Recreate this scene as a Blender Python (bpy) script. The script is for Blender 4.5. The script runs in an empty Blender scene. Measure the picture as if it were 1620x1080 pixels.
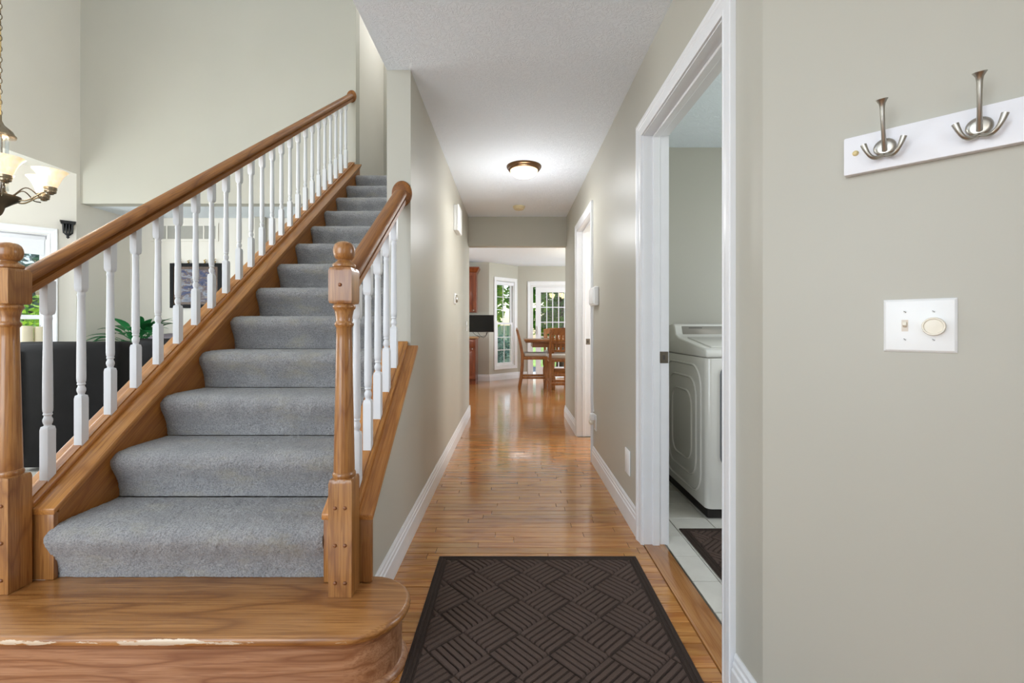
import bpy, bmesh, math, random
from mathutils import Vector, Matrix
random.seed(7)
PI = math.pi
R = math.radians
SC = bpy.context.scene
COL = SC.collection

# ------------------------------------------------------------------ camera, world, light, exposure
CAMH = 1.093
cam_d = bpy.data.cameras.new('camera')
cam = bpy.data.objects.new('camera', cam_d)
COL.objects.link(cam)
cam.location = (0, 0, CAMH)
cam.rotation_euler = (PI / 2, 0, 0)
cam_d.sensor_width = 36
cam_d.lens = 16.0
cam_d.shift_y = -(540 - 518.5) / 1620
cam_d.clip_start = 0.02
SC.camera = cam

SC.view_settings.view_transform = 'Standard'
SC.view_settings.look = 'None'
SC.view_settings.exposure = 0.36
SC.view_settings.gamma = 1.0
SC.view_settings.use_curve_mapping = False
SC.cycles.max_bounces = 9
SC.cycles.diffuse_bounces = 5
SC.cycles.glossy_bounces = 4
SC.cycles.caustics_reflective = False
SC.cycles.caustics_refractive = False
SC.cycles.adaptive_threshold = .015

world = bpy.data.worlds.new('world')
SC.world = world
world.use_nodes = True
wn = world.node_tree
sky = wn.nodes.new('ShaderNodeTexSky')
sky.sky_type = 'NISHITA'
sky.sun_disc = False
sky.sun_elevation = R(52)
sky.sun_rotation = R(15)
sky.air_density = 1.0
sky.dust_density = 1.5
wn.links.new(sky.outputs[0], wn.nodes['Background'].inputs[0])
wn.nodes['Background'].inputs[1].default_value = 0.20

sun_d = bpy.data.lights.new('sun', 'SUN')
sun_d.energy = 5.0
sun_d.angle = R(0.6)
sun_d.color = (1, .95, .86)
sun = bpy.data.objects.new('sun', sun_d)
COL.objects.link(sun)
sun.location = (3, 20, 20)
sun.rotation_euler = Vector((-.22, -.60, -1.0)).to_track_quat('-Z', 'Y').to_euler()


def area(name, loc, direction, sx, sy, power, color=(1, 1, 1)):
    d = bpy.data.lights.new(name, 'AREA')
    d.shape = 'RECTANGLE'
    d.size = sx
    d.size_y = sy
    d.energy = power
    d.color = color
    o = bpy.data.objects.new(name, d)
    COL.objects.link(o)
    o.location = loc
    o.rotation_euler = Vector(direction).to_track_quat('-Z', 'Y').to_euler()
    return o


DAY = (.89, .955, 1.0)
COOL = (.89, .95, 1.0)
# added area lights standing in for daylight at assumed, unseen windows
area('added_daylight_front_door', (.35, -1.66, 1.25), (0, 1, 0), .9, 2.1, 5, DAY)
area('added_daylight_tall_front', (-2.8, -1.66, 1.75), (0, 1, 0), 2.8, 2.7, 106, DAY)
area('added_daylight_upper_side', (-4.76, 1.0, 3.8), (1, 0, 0), 3.0, 1.5, 22, COOL)
area('added_daylight_bay', (-5.66, 3.2, 1.4), (1, 0, 0), 1.1, 1.9, 74, COOL)
area('added_daylight_kitchen_side', (3.06, 7.6, 1.5), (-1, 0, 0), 2.4, 1.6, 95, COOL)
area('added_daylight_kitchen_other', (-3.06, 7.2, 1.5), (1, 0, 0), 1.6, 1.4, 56, COOL)
area('added_daylight_laundry', (2.66, 2.0, 1.5), (-1, 0, 0), .9, 1.1, 16, COOL)
area('side_room_light', (2.36, 4.3, 1.5), (-1, 0, 0), .8, 1.0, 36, (1, .95, .88))  # warm light inferred from the bright floor at that doorway

# ------------------------------------------------------------------ helpers
def lin(h):
    h = h.lstrip('#')
    out = []
    for i in (0, 2, 4):
        c = int(h[i:i + 2], 16) / 255
        out.append(c / 12.92 if c <= .04045 else ((c + .055) / 1.055) ** 2.4)
    return (out[0], out[1], out[2], 1)


def P(x, y, d):
    """photo pixel at depth d -> point in the room"""
    return Vector(((x - 810) * d / 720, d, CAMH + (518.5 - y) * d / 720))


class MB:
    def __init__(s):
        s.v = []
        s.f = []

    def add(s, vs, fs):
        b = len(s.v)
        s.v += [tuple(p) for p in vs]
        s.f += [tuple(i + b for i in q) for q in fs]
        return s

    def box(s, x0, x1, y0, y1, z0, z1):
        return s.add([(x0, y0, z0), (x1, y0, z0), (x1, y1, z0), (x0, y1, z0), (x0, y0, z1), (x1, y0, z1), (x1, y1, z1), (x0, y1, z1)],
                     [(0, 3, 2, 1), (4, 5, 6, 7), (0, 1, 5, 4), (1, 2, 6, 5), (2, 3, 7, 6), (3, 0, 4, 7)])

    def prism(s, poly, axis, a, b):
        def pt(p, t):
            return {'x': (t, p[0], p[1]), 'y': (p[0], t, p[1]), 'z': (p[0], p[1], t)}[axis]
        n = len(poly)
        vs = [pt(p, a) for p in poly] + [pt(p, b) for p in poly]
        fs = [tuple(range(n))[::-1], tuple(range(n, 2 * n))]
        fs += [(i, (i + 1) % n, (i + 1) % n + n, i + n) for i in range(n)]
        return s.add(vs, fs)

    def loft(s, rings, cap=True, closed=True):
        n = len(rings[0])
        vs = [p for r in rings for p in r]
        fs = []
        for k in range(len(rings) - 1):
            for i in range(n if closed else n - 1):
                j = (i + 1) % n
                fs.append((k * n + i, k * n + j, (k + 1) * n + j, (k + 1) * n + i))
        if cap:
            fs.append(tuple(range(n))[::-1])
            fs.append(tuple((len(rings) - 1) * n + i for i in range(n)))
        return s.add(vs, fs)

    def lathe(s, prof, n=24, c=(0, 0, 0), cap=True):
        """prof rows (r, z) or (r, z, 's') for a square section of half width r"""
        rings = []
        for row in prof:
            r, z = row[0], row[1]
            sq = len(row) > 2
            ring = []
            for i in range(n):
                a = 2 * PI * i / n
                k = r / max(abs(math.cos(a)), abs(math.sin(a))) if sq else r
                ring.append((c[0] + k * math.cos(a), c[1] + k * math.sin(a), c[2] + z))
            rings.append(ring)
        return s.loft(rings, cap)

    def tube(s, pts, rad, n=8, closed=False):
        pts = [Vector(p) for p in pts]
        m = len(pts)
        if not isinstance(rad, (list, tuple)):
            rad = [rad] * m
        rings = []
        ref = None
        for i, p in enumerate(pts):
            a = pts[i - 1] if i else (pts[-1] if closed else p)
            b = pts[(i + 1) % m] if (i < m - 1 or closed) else p
            t = (b - a).normalized()
            if ref is None:
                ref = Vector((0, 0, 1)) if abs(t.z) < .9 else Vector((1, 0, 0))
            u = (ref - t * ref.dot(t)).normalized()
            w = t.cross(u)
            ref = u
            rings.append([p + (u * math.cos(2 * PI * k / n) + w * math.sin(2 * PI * k / n)) * rad[i] for k in range(n)])
        if closed:
            rings.append(rings[0])
        return s.loft(rings, cap=not closed)

    def ball(s, c, rx, ry=None, rz=None, n=16, m=9):
        ry = ry or rx
        rz = rz or rx
        rings = []
        for k in range(m + 1):
            a = -PI / 2 + PI * (k + .02) / (m + .04)
            rings.append([(c[0] + rx * math.cos(a) * math.cos(2 * PI * i / n), c[1] + ry * math.cos(a) * math.sin(2 * PI * i / n), c[2] + rz * math.sin(a)) for i in range(n)])
        return s.loft(rings)

    def move(s, M, start=0):
        for i in range(start, len(s.v)):
            s.v[i] = tuple(M @ Vector(s.v[i]))
        return s


def mesh_of(name, mb, mat, off=(0, 0, 0), bevel=0, segs=2, smooth=35, fix=True):
    me = bpy.data.meshes.new(name)
    me.from_pydata([(p[0] - off[0], p[1] - off[1], p[2] - off[2]) for p in mb.v], [], mb.f)
    if fix or bevel:
        bm = bmesh.new()
        bm.from_mesh(me)
        if bevel:
            bmesh.ops.recalc_face_normals(bm, faces=bm.faces)
            es = [e for e in bm.edges if len(e.link_faces) == 2 and e.calc_face_angle(0) > R(28)]
            bmesh.ops.bevel(bm, geom=es, offset=bevel, segments=segs, affect='EDGES', profile=.5, clamp_overlap=True)
        bmesh.ops.recalc_face_normals(bm, faces=bm.faces)
        bm.to_mesh(me)
        bm.free()
    me.materials.append(mat)
    if smooth:
        me.polygons.foreach_set('use_smooth', [True] * len(me.polygons))
        me.set_sharp_from_angle(angle=R(smooth))
    me.update()
    return me


def tag(o, label=None, cat=None, group=None, kind=None):
    for k, v in (('label', label), ('category', cat), ('group', group), ('kind', kind)):
        if v:
            o[k] = v
    return o


def root_off(parent):
    p = Vector((0, 0, 0))
    while parent is not None:
        p += parent.location
        parent = parent.parent
    return p


def obj(name, mb, mat, parent=None, at=None, local=False, **kw):
    """one mesh object. Coordinates are world coordinates; its origin goes to 'at' (world) or to the parent's origin.
    local=True: coordinates are already the parent's."""
    if local:
        me = mesh_of(name, mb, mat, **kw)
        o = bpy.data.objects.new(name, me)
    else:
        org = Vector(at) if at is not None else root_off(parent)
        me = mesh_of(name, mb, mat, off=org, **kw)
        o = bpy.data.objects.new(name, me)
        o.location = org - root_off(parent)
    COL.objects.link(o)
    if parent is not None:
        o.parent = parent
    return o


def thing(name, loc, label, cat, group=None, rz=0):
    o = bpy.data.objects.new(name, None)
    o.empty_display_size = .1
    COL.objects.link(o)
    o.location = loc
    o.rotation_euler = (0, 0, rz)
    return tag(o, label, cat, group)


def struct(name, mb, mat, parent=None, **kw):
    o = obj(name, mb, mat, parent, **kw)
    if parent is None:
        o['kind'] = 'structure'
    return o


def copy_tree(o, parent=None):
    c = o.copy()
    COL.objects.link(c)
    c.parent = parent
    for ch in [x for x in o.children]:
        copy_tree(ch, c)
    return c


def share(name, me, loc, parent, rot=None):
    o = bpy.data.objects.new(name, me)
    o.location = loc
    if rot:
        o.rotation_euler = rot
    o.parent = parent
    COL.objects.link(o)
    return o


def rrect(x0, x1, y0, y1, r, n=4):
    out = []
    for cx, cy, a0 in ((x1 - r, y1 - r, 0), (x0 + r, y1 - r, PI / 2), (x0 + r, y0 + r, PI), (x1 - r, y0 + r, 1.5 * PI)):
        for k in range(n + 1):
            a = a0 + PI / 2 * k / n
            out.append((cx + r * math.cos(a), cy + r * math.sin(a)))
    return out


def wall_grid(o, u, nrm, length, thick, z0, z1, holes=()):
    """wall from point o along u, body on the side of nrm; holes (u0,u1,z0,z1)"""
    o = Vector((o[0], o[1], 0))
    u = Vector((u[0], u[1], 0)).normalized()
    nrm = Vector((nrm[0], nrm[1], 0)).normalized()
    us = sorted({0, length} | {h[0] for h in holes} | {h[1] for h in holes})
    zs = sorted({z0, z1} | {h[2] for h in holes} | {h[3] for h in holes})
    us = [a for a in us if 0 <= a <= length]
    zs = [a for a in zs if z0 <= a <= z1]

    def solid(i, k):
        if i < 0 or k < 0 or i >= len(us) - 1 or k >= len(zs) - 1:
            return False
        cu = (us[i] + us[i + 1]) / 2
        cz = (zs[k] + zs[k + 1]) / 2
        return not any(h[0] < cu < h[1] and h[2] < cz < h[3] for h in holes)
    vi = {}
    m = MB()

    def V(i, k, t):
        key = (i, k, t)
        if key not in vi:
            vi[key] = len(m.v)
            p = o + u * us[i] + nrm * (thick * t)
            m.v.append((p.x, p.y, zs[k]))
        return vi[key]
    for i in range(len(us) - 1):
        for k in range(len(zs) - 1):
            if not solid(i, k):
                continue
            for t in (0, 1):
                m.f.append((V(i, k, t), V(i + 1, k, t), V(i + 1, k + 1, t), V(i, k + 1, t)))
            for di, dk, a, b in ((-1, 0, (i, k), (i, k + 1)), (1, 0, (i + 1, k), (i + 1, k + 1)), (0, -1, (i, k), (i + 1, k)), (0, 1, (i, k + 1), (i + 1, k + 1))):
                if not solid(i + di, k + dk):
                    m.f.append((V(*a, 0), V(*b, 0), V(*b, 1), V(*a, 1)))
    return m


# ------------------------------------------------------------------ materials
def new_mat(name):
    m = bpy.data.materials.new(name)
    m.use_nodes = True
    nt = m.node_tree
    return m, nt, nt.nodes['Principled BSDF']


def nd(nt, typ, **kw):
    n = nt.nodes.new(typ)
    for k, v in kw.items():
        setattr(n, k, v)
    return n


def mathn(nt, op, a, b=None, c=None):
    n = nt.nodes.new('ShaderNodeMath')
    n.operation = op
    for i, x in enumerate((a, b, c)):
        if x is None:
            continue
        if isinstance(x, (int, float)):
            n.inputs[i].default_value = x
        else:
            nt.links.new(x, n.inputs[i])
    return n.outputs[0]


def mixc(nt, fac, a, b, mode='MIX'):
    n = nt.nodes.new('ShaderNodeMix')
    n.data_type = 'RGBA'
    n.blend_type = mode
    for s, x in ((n.inputs[0], fac), (n.inputs[6], a), (n.inputs[7], b)):
        if isinstance(x, (int, float)):
            s.default_value = x
        elif isinstance(x, tuple):
            s.default_value = x
        else:
            nt.links.new(x, s)
    return n.outputs[2]


def ramp(nt, fac, stops, interp='LINEAR'):
    n = nt.nodes.new('ShaderNodeValToRGB')
    cr = n.color_ramp
    cr.interpolation = interp
    while len(cr.elements) < len(stops):
        cr.elements.new(.5)
    for e, (p, c) in zip(cr.elements, stops):
        e.position = p
        e.color = c if isinstance(c, tuple) else (c, c, c, 1)
    nt.links.new(fac, n.inputs[0])
    return n.outputs[0]


def noise(nt, vec, scale, detail=3, rough=.55, dist=0):
    n = nt.nodes.new('ShaderNodeTexNoise')
    n.inputs['Scale'].default_value = scale
    n.inputs['Detail'].default_value = detail
    n.inputs['Roughness'].default_value = rough
    n.inputs['Distortion'].default_value = dist
    if vec is not None:
        nt.links.new(vec, n.inputs['Vector'])
    return n.outputs[0]


def ocoord(nt):
    return nt.nodes.new('ShaderNodeTexCoord').outputs['Object']


def gcoord(nt):
    return nt.nodes.new('ShaderNodeNewGeometry').outputs['Position']


def mapping(nt, vec, scale=(1, 1, 1), rot=(0, 0, 0), loc=(0, 0, 0)):
    n = nt.nodes.new('ShaderNodeMapping')
    n.inputs['Scale'].default_value = scale
    n.inputs['Rotation'].default_value = rot
    n.inputs['Location'].default_value = loc
    nt.links.new(vec, n.inputs['Vector'])
    return n.outputs[0]


def bump(nt, bsdf, h, strength=.2, dist=.002):
    b = nt.nodes.new('ShaderNodeBump')
    b.inputs['Strength'].default_value = strength
    b.inputs['Distance'].default_value = dist
    nt.links.new(h, b.inputs['Height'])
    nt.links.new(b.outputs[0], bsdf.inputs['Normal'])


def plain(name, col, rough=.5, metal=0, var=.04, bmp=0, bscale=60, emit=0, coat=0, spec=None):
    m, nt, b = new_mat(name)
    c = lin(col)
    n = noise(nt, ocoord(nt), 9, 3)
    d = tuple(max(0, x * (1 - var)) for x in c[:3]) + (1,)
    e = tuple(min(1, x * (1 + var)) for x in c[:3]) + (1,)
    nt.links.new(ramp(nt, n, [(.3, d), (.7, e)]), b.inputs['Base Color'])
    b.inputs['Roughness'].default_value = rough
    b.inputs['Metallic'].default_value = metal
    if spec is not None:
        b.inputs['Specular IOR Level'].default_value = spec
    if coat:
        b.inputs['Coat Weight'].default_value = coat
        b.inputs['Coat Roughness'].default_value = .1
    if bmp:
        bump(nt, b, noise(nt, ocoord(nt), bscale, 4), bmp, .002)
    if emit:
        b.inputs['Emission Color'].default_value = c
        b.inputs['Emission Strength'].default_value = emit
    return m


def wood(name, dark, mid, light, axis='x', rough=.34, scale=1.0, rot=(0, 0, 0), vary=.35, coat=.25, grain=.55, worn=None, rings=16):
    m, nt, b = new_mat(name)
    info = nt.nodes.new('ShaderNodeObjectInfo')
    geo = nt.nodes.new('ShaderNodeNewGeometry')
    rnd = mathn(nt, 'FRACT', mathn(nt, 'ADD', info.outputs['Random'], mathn(nt, 'MULTIPLY', geo.outputs['Random Per Island'], 1.7)))
    base = ocoord(nt)
    vec = mapping(nt, base, rot=rot) if any(rot) else base
    vm = nt.nodes.new('ShaderNodeVectorMath')
    vm.operation = 'ADD'
    cx = nt.nodes.new('ShaderNodeCombineXYZ')
    for i, k in enumerate((31, 17, 23)):
        nt.links.new(mathn(nt, 'MULTIPLY', rnd, k), cx.inputs[i])
    nt.links.new(vec, vm.inputs[0])
    nt.links.new(cx.outputs[0], vm.inputs[1])
    v = vm.outputs[0]
    s1 = {'x': (.13, 1, 1), 'y': (1, .13, 1), 'z': (1, 1, .13)}[axis]
    s2 = {'x': (.022, 1, 1), 'y': (1, .022, 1), 'z': (1, 1, .022)}[axis]
    big = noise(nt, mapping(nt, v, scale=s1), 5.5 * scale, 2, .5, .25)
    rg = mathn(nt, 'PINGPONG', mathn(nt, 'MULTIPLY', big, rings), 1.0)
    fine = noise(nt, mapping(nt, v, scale=s2), 190 * scale, 3, .6)
    soft = noise(nt, mapping(nt, v, scale=s2), 28 * scale, 3, .55)
    c = ramp(nt, rg, [(0.0, lin(dark)), (.28, lin(mid)), (1.0, lin(light))])
    c = mixc(nt, grain, lin(mid), c)
    c = mixc(nt, mathn(nt, 'MULTIPLY', ramp(nt, soft, [(.35, 1.0), (.6, 0.0)]), .35), c, lin(dark))
    c = mixc(nt, mathn(nt, 'MULTIPLY', ramp(nt, fine, [(.40, 1.0), (.53, 0.0)]), .5), c, lin(dark))
    s3 = {'x': (.05, 1, 1), 'y': (1, .05, 1), 'z': (1, 1, .05)}[axis]
    pore = noise(nt, mapping(nt, v, scale=s3), 120 * scale, 2, .5)
    c = mixc(nt, mathn(nt, 'MULTIPLY', ramp(nt, pore, [(.34, 1.0), (.43, 0.0)]), .5), c, lin(dark))
    hs = nt.nodes.new('ShaderNodeHueSaturation')
    nt.links.new(c, hs.inputs['Color'])
    nt.links.new(mathn(nt, 'ADD', mathn(nt, 'MULTIPLY', rnd, vary), 1 - vary * .55), hs.inputs['Value'])
    nt.links.new(mathn(nt, 'ADD', mathn(nt, 'MULTIPLY', mathn(nt, 'FRACT', mathn(nt, 'MULTIPLY', rnd, 7.3)), .012 * (vary / .35)), .5 - .006 * (vary / .35)), hs.inputs['Hue'])
    c = hs.outputs[0]
    rr = mathn(nt, 'ADD', mathn(nt, 'MULTIPLY', soft, .14), rough - .07)
    if worn:
        # pale rubbed finish along the front nosing: (y0, y1) in object coordinates
        sep = nt.nodes.new('ShaderNodeSeparateXYZ')
        nt.links.new(base, sep.inputs[0])
        wv = noise(nt, mapping(nt, base, scale=(.5, 2, 2)), 9, 6, .7)
        band = mathn(nt, 'SUBTRACT', 1.0, mathn(nt, 'MULTIPLY', mathn(nt, 'SUBTRACT', sep.outputs[1], worn[0]), 1 / (worn[1] - worn[0])))
        k = mathn(nt, 'ADD', band, mathn(nt, 'MULTIPLY', mathn(nt, 'SUBTRACT', wv, .53), 6.0))
        k = ramp(nt, k, [(.45, 0.0), (.62, 1.0)])
        c = mixc(nt, k, c, lin('#d6c3aa'))
    nt.links.new(c, b.inputs['Base Color'])
    nt.links.new(rr, b.inputs['Roughness'])
    b.inputs['Coat Weight'].default_value = coat
    b.inputs['Coat Roughness'].default_value = .12
    bump(nt, b, fine, .12, .0006)
    return m


def paint(name, col, rough=.55, bmp=.06, spec=.35):
    m, nt, b = new_mat(name)
    c = lin(col)
    g = gcoord(nt)
    n = noise(nt, g, 1.3, 2)
    nt.links.new(ramp(nt, n, [(.3, tuple(x * .975 for x in c[:3]) + (1,)), (.7, tuple(min(1, x * 1.02) for x in c[:3]) + (1,))]), b.inputs['Base Color'])
    b.inputs['Roughness'].default_value = rough
    b.inputs['Specular IOR Level'].default_value = spec
    bump(nt, b, noise(nt, g, 260, 3), bmp, .001)
    return m


M = {}
M['wall'] = paint('wall_paint', '#b7b4a9', .42, .05, .4)
M['wall_lit'] = paint('lit_wall_paint', '#dedad1', .55)  # lighter copy of the wall paint, stronger light put into the colour
M['trim'] = plain('white_trim', '#e4e5e8', .32, var=.015)
M['bal'] = plain('baluster_white', '#d6d8dc', .38, var=.015)

m, nt, b = new_mat('ceiling_texture')
g = gcoord(nt)
b.inputs['Base Color'].default_value = lin('#eef5fd')
b.inputs['Roughness'].default_value = .85
w = noise(nt, mapping(nt, g, scale=(1, 1, 1)), 7, 2)
wv = nt.nodes.new('ShaderNodeVectorMath')
wv.operation = 'MULTIPLY_ADD'
nt.links.new(w, wv.inputs[0])
wv.inputs[1].default_value = (.35, .35, .35)
nt.links.new(g, wv.inputs[2])
kn = noise(nt, wv.outputs[0], 42, 4, .6, 1.2)
bump(nt, b, ramp(nt, kn, [(.42, 0.0), (.56, 1.0)]), .5, .006)
M['ceiling'] = m

OAK = ('#8a5428', '#b9803f', '#cb9656')
M['floor'] = wood('oak_floor', '#92561f', '#bb803e', '#cb924e', 'x', .16, 1.0, vary=.30, coat=.8, grain=.7)
M['threshold'] = wood('oak_threshold', '#8f5a2c', '#b07b45', '#be8a53', 'y', .26, .9, vary=.08, coat=.3)
SL = .7297
M['rail_wood'] = wood('oak_handrail', '#67380f', '#945c22', '#a66c2e', 'y', .42, 1.0, vary=.06, coat=.0, grain=.6)
M['slope_wood'] = wood('oak_sloped_boards', '#8a5222', '#b57b3d', '#c68d4d', 'y', .32, 1.0, rot=(-math.atan(SL), 0, 0), vary=.10, coat=.12)
M['newel_wood'] = wood('oak_newel', '#784822', '#a4713c', '#b28049', 'z', .32, 1.2, vary=.05, coat=.3, grain=.6)
M['skirt_wood'] = wood('oak_skirt', '#7d4517', '#a2662a', '#ac7032', 'y', .34, .8, rot=(-math.atan(SL), 0, 0), vary=.05, coat=.25)
M['tread_wood'] = wood('oak_tread', '#7d4c22', '#aa7540', '#b98550', 'x', .34, .8, vary=.04, coat=.25, grain=.75, worn=(-.1705, -.1655))
M['riser_wood'] = wood('oak_riser', '#855536', '#a97a56', '#b98b68', 'x', .4, 1.3, vary=.04, coat=.15, grain=.9)
M['peg'] = wood('oak_peg', '#6a3d1d', '#8a5630', '#9a653b', 'y', .35, 1, vary=.1)
M['table_wood'] = wood('table_wood', '#6a3d1c', '#93602f', '#a37040', 'x', .3, 1, vary=.1, coat=.3)
M['chair_wood'] = wood('chair_wood', '#6b3d1b', '#965f2d', '#a8713a', 'z', .32, 1, vary=.1, coat=.3)
M['cherry'] = wood('cherry_cabinet', '#57230f', '#7e3d1d', '#8d4a27', 'z', .3, 1, vary=.06, coat=.35)

# carpet
m, nt, b = new_mat('stair_carpet')
g = gcoord(nt)
n1 = noise(nt, g, 8, 4, .6)
n2 = noise(nt, g, 170, 3, .8)
c = ramp(nt, n1, [(.3, lin('#98989a')), (.7, lin('#b0afb0'))])
c = mixc(nt, mathn(nt, 'MULTIPLY', ramp(nt, n2, [(.35, 1.0), (.6, 0.0)]), .75), c, lin('#5d5d60'))
n3 = noise(nt, mapping(nt, g, scale=(1, 2.2, 2.2)), 5, 4, .65)
c = mixc(nt, mathn(nt, 'MULTIPLY', ramp(nt, n3, [(.52, 0.0), (.72, 1.0)]), .42), c, lin('#aba389'))
nt.links.new(c, b.inputs['Base Color'])
b.inputs['Roughness'].default_value = .95
b.inputs['Sheen Weight'].default_value = .35
b.inputs['Sheen Roughness'].default_value = .5
b.inputs['Specular IOR Level'].default_value = .1
hh = mathn(nt, 'ADD', n2, mathn(nt, 'MULTIPLY', noise(nt, g, 60, 3), .8))
bump(nt, b, hh, .9, .006)
M['carpet'] = m


def fuzzy(name, col, col2, scale=300, bmp=.6, rough=.95):
    m, nt, b = new_mat(name)
    g = ocoord(nt)
    n = noise(nt, g, scale, 3, .65)
    n1 = noise(nt, g, 6, 3, .6)
    c = ramp(nt, n, [(.3, lin(col)), (.72, lin(col2))])
    c = mixc(nt, mathn(nt, 'MULTIPLY', n1, .3), c, lin(col2))
    nt.links.new(c, b.inputs['Base Color'])
    b.inputs['Roughness'].default_value = rough
    b.inputs['Specular IOR Level'].default_value = .15
    bump(nt, b, n, bmp, .003)
    return m


M['mat'] = fuzzy('mat_fibre', '#423530', '#64544c', 420)
M['mat_edge'] = fuzzy('mat_edge_rubber', '#2e2522', '#41362f', 300, .3, .8)
M['leather'] = plain('black_leather', '#0d0b0c', .55, spec=.22, var=.25, bmp=.25, bscale=140)
M['leather_lt'] = plain('grey_leather', '#5d555c', .45, var=.1, bmp=.2, bscale=140)
M['room_carpet'] = fuzzy('room_carpet', '#a9a49a', '#bdb9b0', 350)
M['bronze'] = plain('bronze', '#6e5238', .3, .9, var=.15)
M['nickel'] = plain('antique_nickel', '#8c7d68', .25, 1.0, var=.1)
M['pewter'] = plain('dark_pewter', '#5a4d3f', .32, .95, var=.12)
M['brushed'] = plain('brushed_nickel', '#b4b0a8', .3, 1.0, var=.06)
M['strike'] = plain('strike_plate', '#8c8378', .35, 1.0)
M['black_iron'] = plain('black_iron', '#16171a', .45, .2, var=.2, bmp=.3, bscale=60)
M['black_plastic'] = plain('black_plastic', '#101012', .3)
M['screen'] = plain('screen_black', '#050506', .12)
M['white_plastic'] = plain('white_plastic', '#eceded', .35, var=.01)
M['ivory_plastic'] = plain('ivory_plastic', '#e9e2d2', .35, var=.01)
M['tan_plastic'] = plain('tan_plastic', '#d6c8a2', .45)
M['toggle'] = plain('almond_toggle', '#d8cdbf', .4)
M['dark_slot'] = plain('dark_slot', '#4a4540', .6)
M['wood_plug'] = plain('wood_plug', '#dcc994', .4)
M['rack'] = plain('rack_white', '#e9e9ee', .38, var=.03)
M['candle'] = plain('candle_wax', '#e6dcc0', .5, spec=.4)
M['enamel'] = plain('washer_enamel', '#dedcd6', .22, var=.01, coat=.3)
M['console'] = plain('washer_console', '#8f8a82', .3, .3, var=.03)
M['toe_black'] = plain('toe_black', '#17120f', .6)
M['washer_glass'] = plain('washer_door_grey', '#75777c', .15, .2)
M['tile'] = plain('cream_tile', '#d3d0c8', .22, var=.05)
M['grout'] = plain('grout', '#8b8378', .9)
M['blind'] = plain('blind_fabric', '#e8eaf0', .7, var=.01)
M['counter'] = plain('counter_stone', '#a9855f', .25, var=.2)
M['cushion'] = fuzzy('seat_cushion', '#a79f95', '#bdb6ac', 200)
M['gilt'] = plain('gilt', '#b59a5e', .4, .6)
M['black_frame'] = plain('black_frame', '#0c0c0e', .6, spec=.2)
M['carved_frame'] = plain('carved_frame', '#4a3626', .4, .2, var=.4, bmp=.8, bscale=80)
M['grille_back'] = plain('grille_grey_paint', '#a7a59d', .6)  # flat grey of the louvred panels
M['pot'] = plain('planter_grey', '#6d6668', .5)
M['bark'] = plain('bark', '#5b4b3c', .9, var=.3, bmp=.8, bscale=30)
M['siding'] = plain('neighbour_siding', '#d9dde2', .7)
M['stone'] = plain('patio_stone', '#aab0b5', .8, var=.12)
M['dark_metal'] = plain('dark_metal', '#1d1d20', .4, .6)

# painting: soft abstract bands of blue, rust and cream
m, nt, b = new_mat('painting_canvas')
o_ = ocoord(nt)
a1 = noise(nt, mapping(nt, o_, scale=(3, 1, 7)), 2.2, 5, .6, .6)
a2 = noise(nt, o_, 21, 4, .7)
c = ramp(nt, a1, [(.28, lin('#23283f')), (.42, lin('#4a5272')), (.5, lin('#6a5a55')), (.58, lin('#8a8f9c')), (.72, lin('#2c3048'))])
c = mixc(nt, mathn(nt, 'MULTIPLY', ramp(nt, a2, [(.55, 0.0), (.7, 1.0)]), .6), c, lin('#b9ad97'))
nt.links.new(c, b.inputs['Base Color'])
b.inputs['Roughness'].default_value = .5
b.inputs['Specular IOR Level'].default_value = .2
M['painting'] = m


def leafmat(name, c1, c2):
    m, nt, b = new_mat(name)
    info = nt.nodes.new('ShaderNodeNewGeometry')
    c = ramp(nt, info.outputs['Random Per Island'], [(0, lin(c1)), (1, lin(c2))])
    nt.links.new(c, b.inputs['Base Color'])
    b.inputs['Roughness'].default_value = .45
    tr = nt.nodes.new('ShaderNodeBsdfTranslucent')
    nt.links.new(c, tr.inputs[0])
    mx = nt.nodes.new('ShaderNodeMixShader')
    mx.inputs[0].default_value = .35
    nt.links.new(b.outputs[0], mx.inputs[1])
    nt.links.new(tr.outputs[0], mx.inputs[2])
    nt.links.new(mx.outputs[0], nt.nodes['Material Output'].inputs[0])
    return m


M['leaf'] = leafmat('tree_leaf', '#2f6b1e', '#86b83a')
M['leaf_blue'] = leafmat('conifer_leaf', '#2c5a4e', '#7fa79c')
M['leaf_bright'] = leafmat('bright_leaf', '#4d9a1c', '#b8dc3c')
M['house_leaf'] = leafmat('house_plant_leaf', '#0f4a26', '#2f8a4a')
M['house_leaf_pale'] = leafmat('pale_plant_leaf', '#4c8577', '#6aa294')

m, nt, b = new_mat('lawn_ground')
n1 = noise(nt, gcoord(nt), 3, 5, .65)
nt.links.new(ramp(nt, n1, [(.3, lin('#4d7a2c')), (.7, lin('#8fb553'))]), b.inputs['Base Color'])
b.inputs['Roughness'].default_value = .9
M['lawn'] = m


def glass_pane(name, refl=.09):
    m = bpy.data.materials.new(name)
    m.use_nodes = True
    nt = m.node_tree
    nt.nodes.remove(nt.nodes['Principled BSDF'])
    t = nt.nodes.new('ShaderNodeBsdfTransparent')
    t.inputs[0].default_value = (.96, .98, .98, 1)
    gl = nt.nodes.new('ShaderNodeBsdfGlossy')
    gl.inputs['Roughness'].default_value = .01
    mx = nt.nodes.new('ShaderNodeMixShader')
    mx.inputs[0].default_value = refl
    nt.links.new(t.outputs[0], mx.inputs[1])
    nt.links.new(gl.outputs[0], mx.inputs[2])
    nt.links.new(mx.outputs[0], nt.nodes['Material Output'].inputs[0])
    return m


M['glass'] = glass_pane('window_glass')
M['pane_clear'] = glass_pane('lamp_crystal', .25)


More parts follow.
